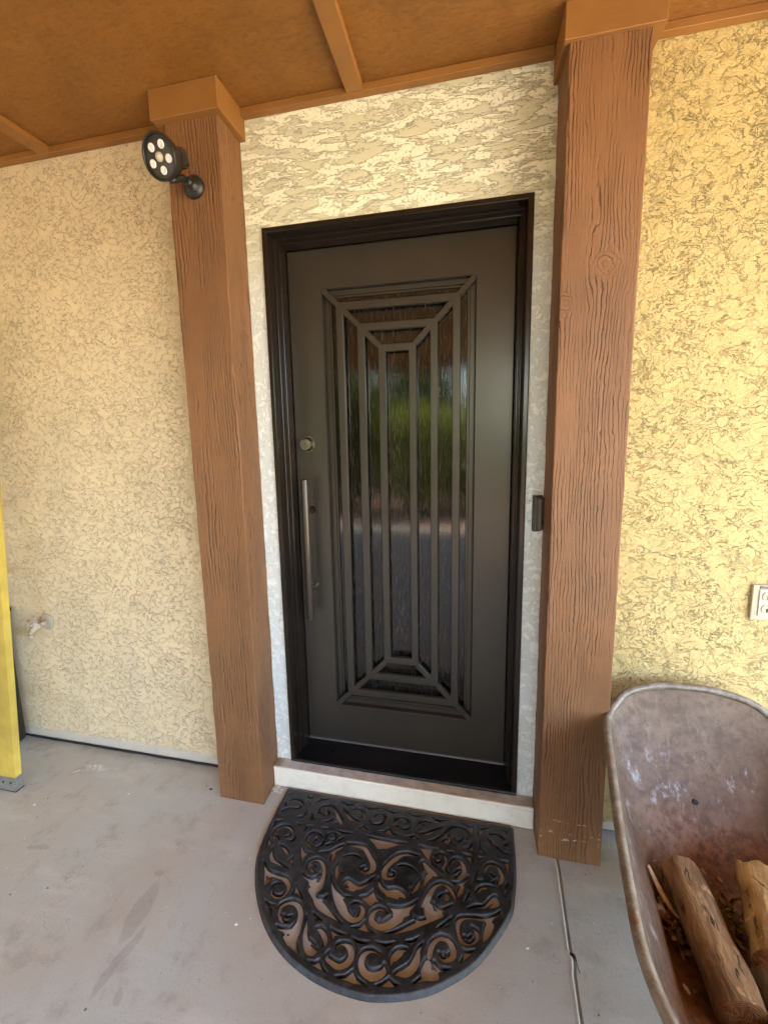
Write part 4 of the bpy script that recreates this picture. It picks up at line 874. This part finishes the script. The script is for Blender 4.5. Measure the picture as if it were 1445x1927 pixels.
# loose bark, dry leaves and splinters in the pan: nobody could count them
random.seed(11)
bm=B()
def shard(bm,p,L_,W,az,tilt,curl,th=.0012):
    R_=Matrix.Rotation(az,4,'Z')@Matrix.Rotation(tilt,4,'Y'); rows=[]
    for i in range(6):
        t=i/5; w_=W*(math.sin(math.pi*min(.97,max(.06,t)))**.6)*(.8+.4*random.random())
        rows.append([bm.verts.new(Vector(p)+(R_@Vector(((t-.5)*L_,u*w_,curl*(abs(u)**2)*W*1.5+curl*.6*L_*(t-.5)**2+.0015*random.random())))) for u in (-1,-.4,.3,1)])
    fs=[]
    for a,b in zip(rows,rows[1:]):
        for k in range(3): fs.append(bm.faces.new((a[k],a[k+1],b[k+1],b[k])))
    return fs
for cx,cy,sx,sy,nn in ((1.235,-.475,.020,.055,75),(1.375,-.445,.030,.05,75),(1.45,-.62,.07,.15,40),(1.22,-.75,.02,.10,10),(1.33,-.72,.05,.1,12)):
    for k in range(nn):
        x=random.gauss(cx,sx*.7); y=random.gauss(cy,sy*.6); z=.228+random.random()*.034*(1 if nn>30 else .3)
        if y>-.43: z+=(y+.43)*1.2
        if x<1.235: z+=(1.235-x)*1.1
        shard(bm,(x,y,z),random.uniform(.010,.034),random.uniform(.002,.0065),random.random()*6.3,random.uniform(-.6,.6),random.uniform(-.4,.9))
tag(link('bark_litter',bm,M_bark,None,False),'brown bark shards and dry leaves littering the wheelbarrow pan','bark litter',kind='stuff')
bm=B(); pts=[(1.205,-.405,.318),(1.214,-.425,.300),(1.224,-.450,.285),(1.240,-.478,.272),(1.259,-.495,.268)]; tube(bm,[tuple(p) for p in catmull(pts,5)],[.0015+.0058*math.sin(math.pi*min(1,.12+i/20*.86))for i in range(21)],8,sq=.35)
tag(link('wood_splinter',bm,M_sliver,None,True),'pale curved wood splinter leaning on the left inner side of the wheelbarrow','splinter')
# ---------------- yard seen in the door glass ----------------
def mk_leafm(name,a,b):
    t=T(name); c=t.mix(t.ss(t.noise(9,None,4,.7),.35,.65),a,b); t.out(c,.55)
    tr=t.n('BsdfTranslucent',None,{'Color':t.mix(.5,c,(.45,.55,.06))}); mx=t.n('MixShader',None,{0:.45,1:t.b.outputs[0],2:tr.outputs[0]})
    t.nt.links.new(mx.outputs[0],t.nt.nodes['Material Output'].inputs[0]); return t.m
M_g1=mk_leafm('hedge_leaf',(.17,.24,.025),(.42,.50,.07)); M_g2=mk_leafm('tree_leaf',(.035,.060,.020),(.075,.11,.035)); M_tr=simple('bark',(.12,.085,.06),.9,0,14,.02,.3)
def shrub(name,label,cat,group,base,rx,ry,rz,n,leaf,mat,seed,trunk_h,trunk_r):
    rnd=np.random.default_rng(seed); t=thing(name,label,cat,base,group)
    # leaf clumps over an uneven volume
    nc=int(n/26); th=rnd.uniform(0,2*np.pi,nc); ph=np.arccos(rnd.uniform(-1,1,nc)); rr=rnd.uniform(.55,1.05,nc)**.6
    C=np.stack([rx*rr*np.sin(ph)*np.cos(th),ry*rr*np.sin(ph)*np.sin(th),rz*rr*np.cos(ph)],1)+np.array((0,0,trunk_h+rz))
    P=C[rnd.integers(0,nc,n)]+rnd.normal(0,1,(n,3))*np.array((rx,ry,rz))*.085
    P[:,2]=np.maximum(P[:,2],.05)
    a=rnd.normal(0,1,(n,3)); a/=np.linalg.norm(a,axis=1)[:,None]; b=np.cross(a,rnd.normal(0,1,(n,3))); b/=np.linalg.norm(b,axis=1)[:,None]
    s=leaf*rnd.uniform(.6,1.3,n)[:,None]
    V=np.stack([P-a*s,P-b*s*.38,P+a*s,P+b*s*.38],1).reshape(-1,3)
    me=bpy.data.meshes.new('crown'); me.vertices.add(len(V)); me.vertices.foreach_set('co',V.ravel())
    me.loops.add(4*n); me.loops.foreach_set('vertex_index',np.arange(4*n,dtype=np.int32)); me.polygons.add(n); me.polygons.foreach_set('loop_start',np.arange(0,4*n,4,dtype=np.int32))
    me.update(calc_edges=True); me.materials.append(mat); o=bpy.data.objects.new('crown',me); scn.collection.objects.link(o); o.parent=t
    bm=B(); b0=Vector(base); tube(bm,[b0,b0+Vector((.02*trunk_h,0,trunk_h*.6)),b0+Vector((0,.03,trunk_h+rz*.8))],[trunk_r*1.2,trunk_r,trunk_r*.5],12)
    for k in range(5):
        aa=k*1.3+seed; s0=b0+Vector((0,0,trunk_h*(.7+.06*k))); tube(bm,[s0,s0+Vector((math.cos(aa)*rx*.35,math.sin(aa)*ry*.35,rz*.5)),s0+Vector((math.cos(aa)*rx*.65,math.sin(aa)*ry*.65,rz*.9))],[trunk_r*.5,trunk_r*.35,trunk_r*.15],8)
    link('trunk',bm,M_tr,t,True)
GZ=-.06
for i,(x,y,rx,rz) in enumerate(((-.15,-5.9,.75,.93),(.75,-6.1,.7,.88),(-3.4,-7.0,.8,.9),(2.6,-6.6,.8,.8))):
    shrub('hedge_shrub',['sunlit green shrub opposite the door glass','rounded green shrub right of the reflected shrub','green shrub at the left of the yard','low green shrub at the right of the yard'][i],'shrub','shrubs across the yard',(x,y,GZ),rx,.6,rz,5200,.075,M_g1,20+i,.08,.035)
for i,(x,y,h,r,rz) in enumerate(((-1.55,-6.3,.12,.72,1.25),(-5.0,-12,1.2,1.8,1.6),(-.55,-10.5,1.0,1.3,1.3),(7.5,-14,1.0,1.7,1.3))):
    shrub('shade_tree',['broad dark tree behind the left shrub','tall dark tree behind the middle shrubs','broad tree at the far right of the yard','broad tree at the far left of the yard'][i],'tree','trees beyond the yard',(x,y,GZ),r,r*.8,rz,9000,.12,M_g2,40+i,h,.20)
fn=thing('yard_fence','weathered board fence at the back of the yard','fence',(0,-16,GZ))
for k in range(-20,21):
    pass
bm=B()
for k in range(-60,61): box(bm,k*.3-.14,k*.3+.14,-16,-15.975,GZ+.03,1.75+.02*math.sin(k*3.1))
link('fence_boards',bm,M_hw,fn)
bm=B(); box(bm,-18,18,-16.06,-16.002,.4,.5); box(bm,-18,18,-16.06,-16.002,1.3,1.4); link('fence_rail',bm,M_hw,fn)
# low kerb between slab and gravel
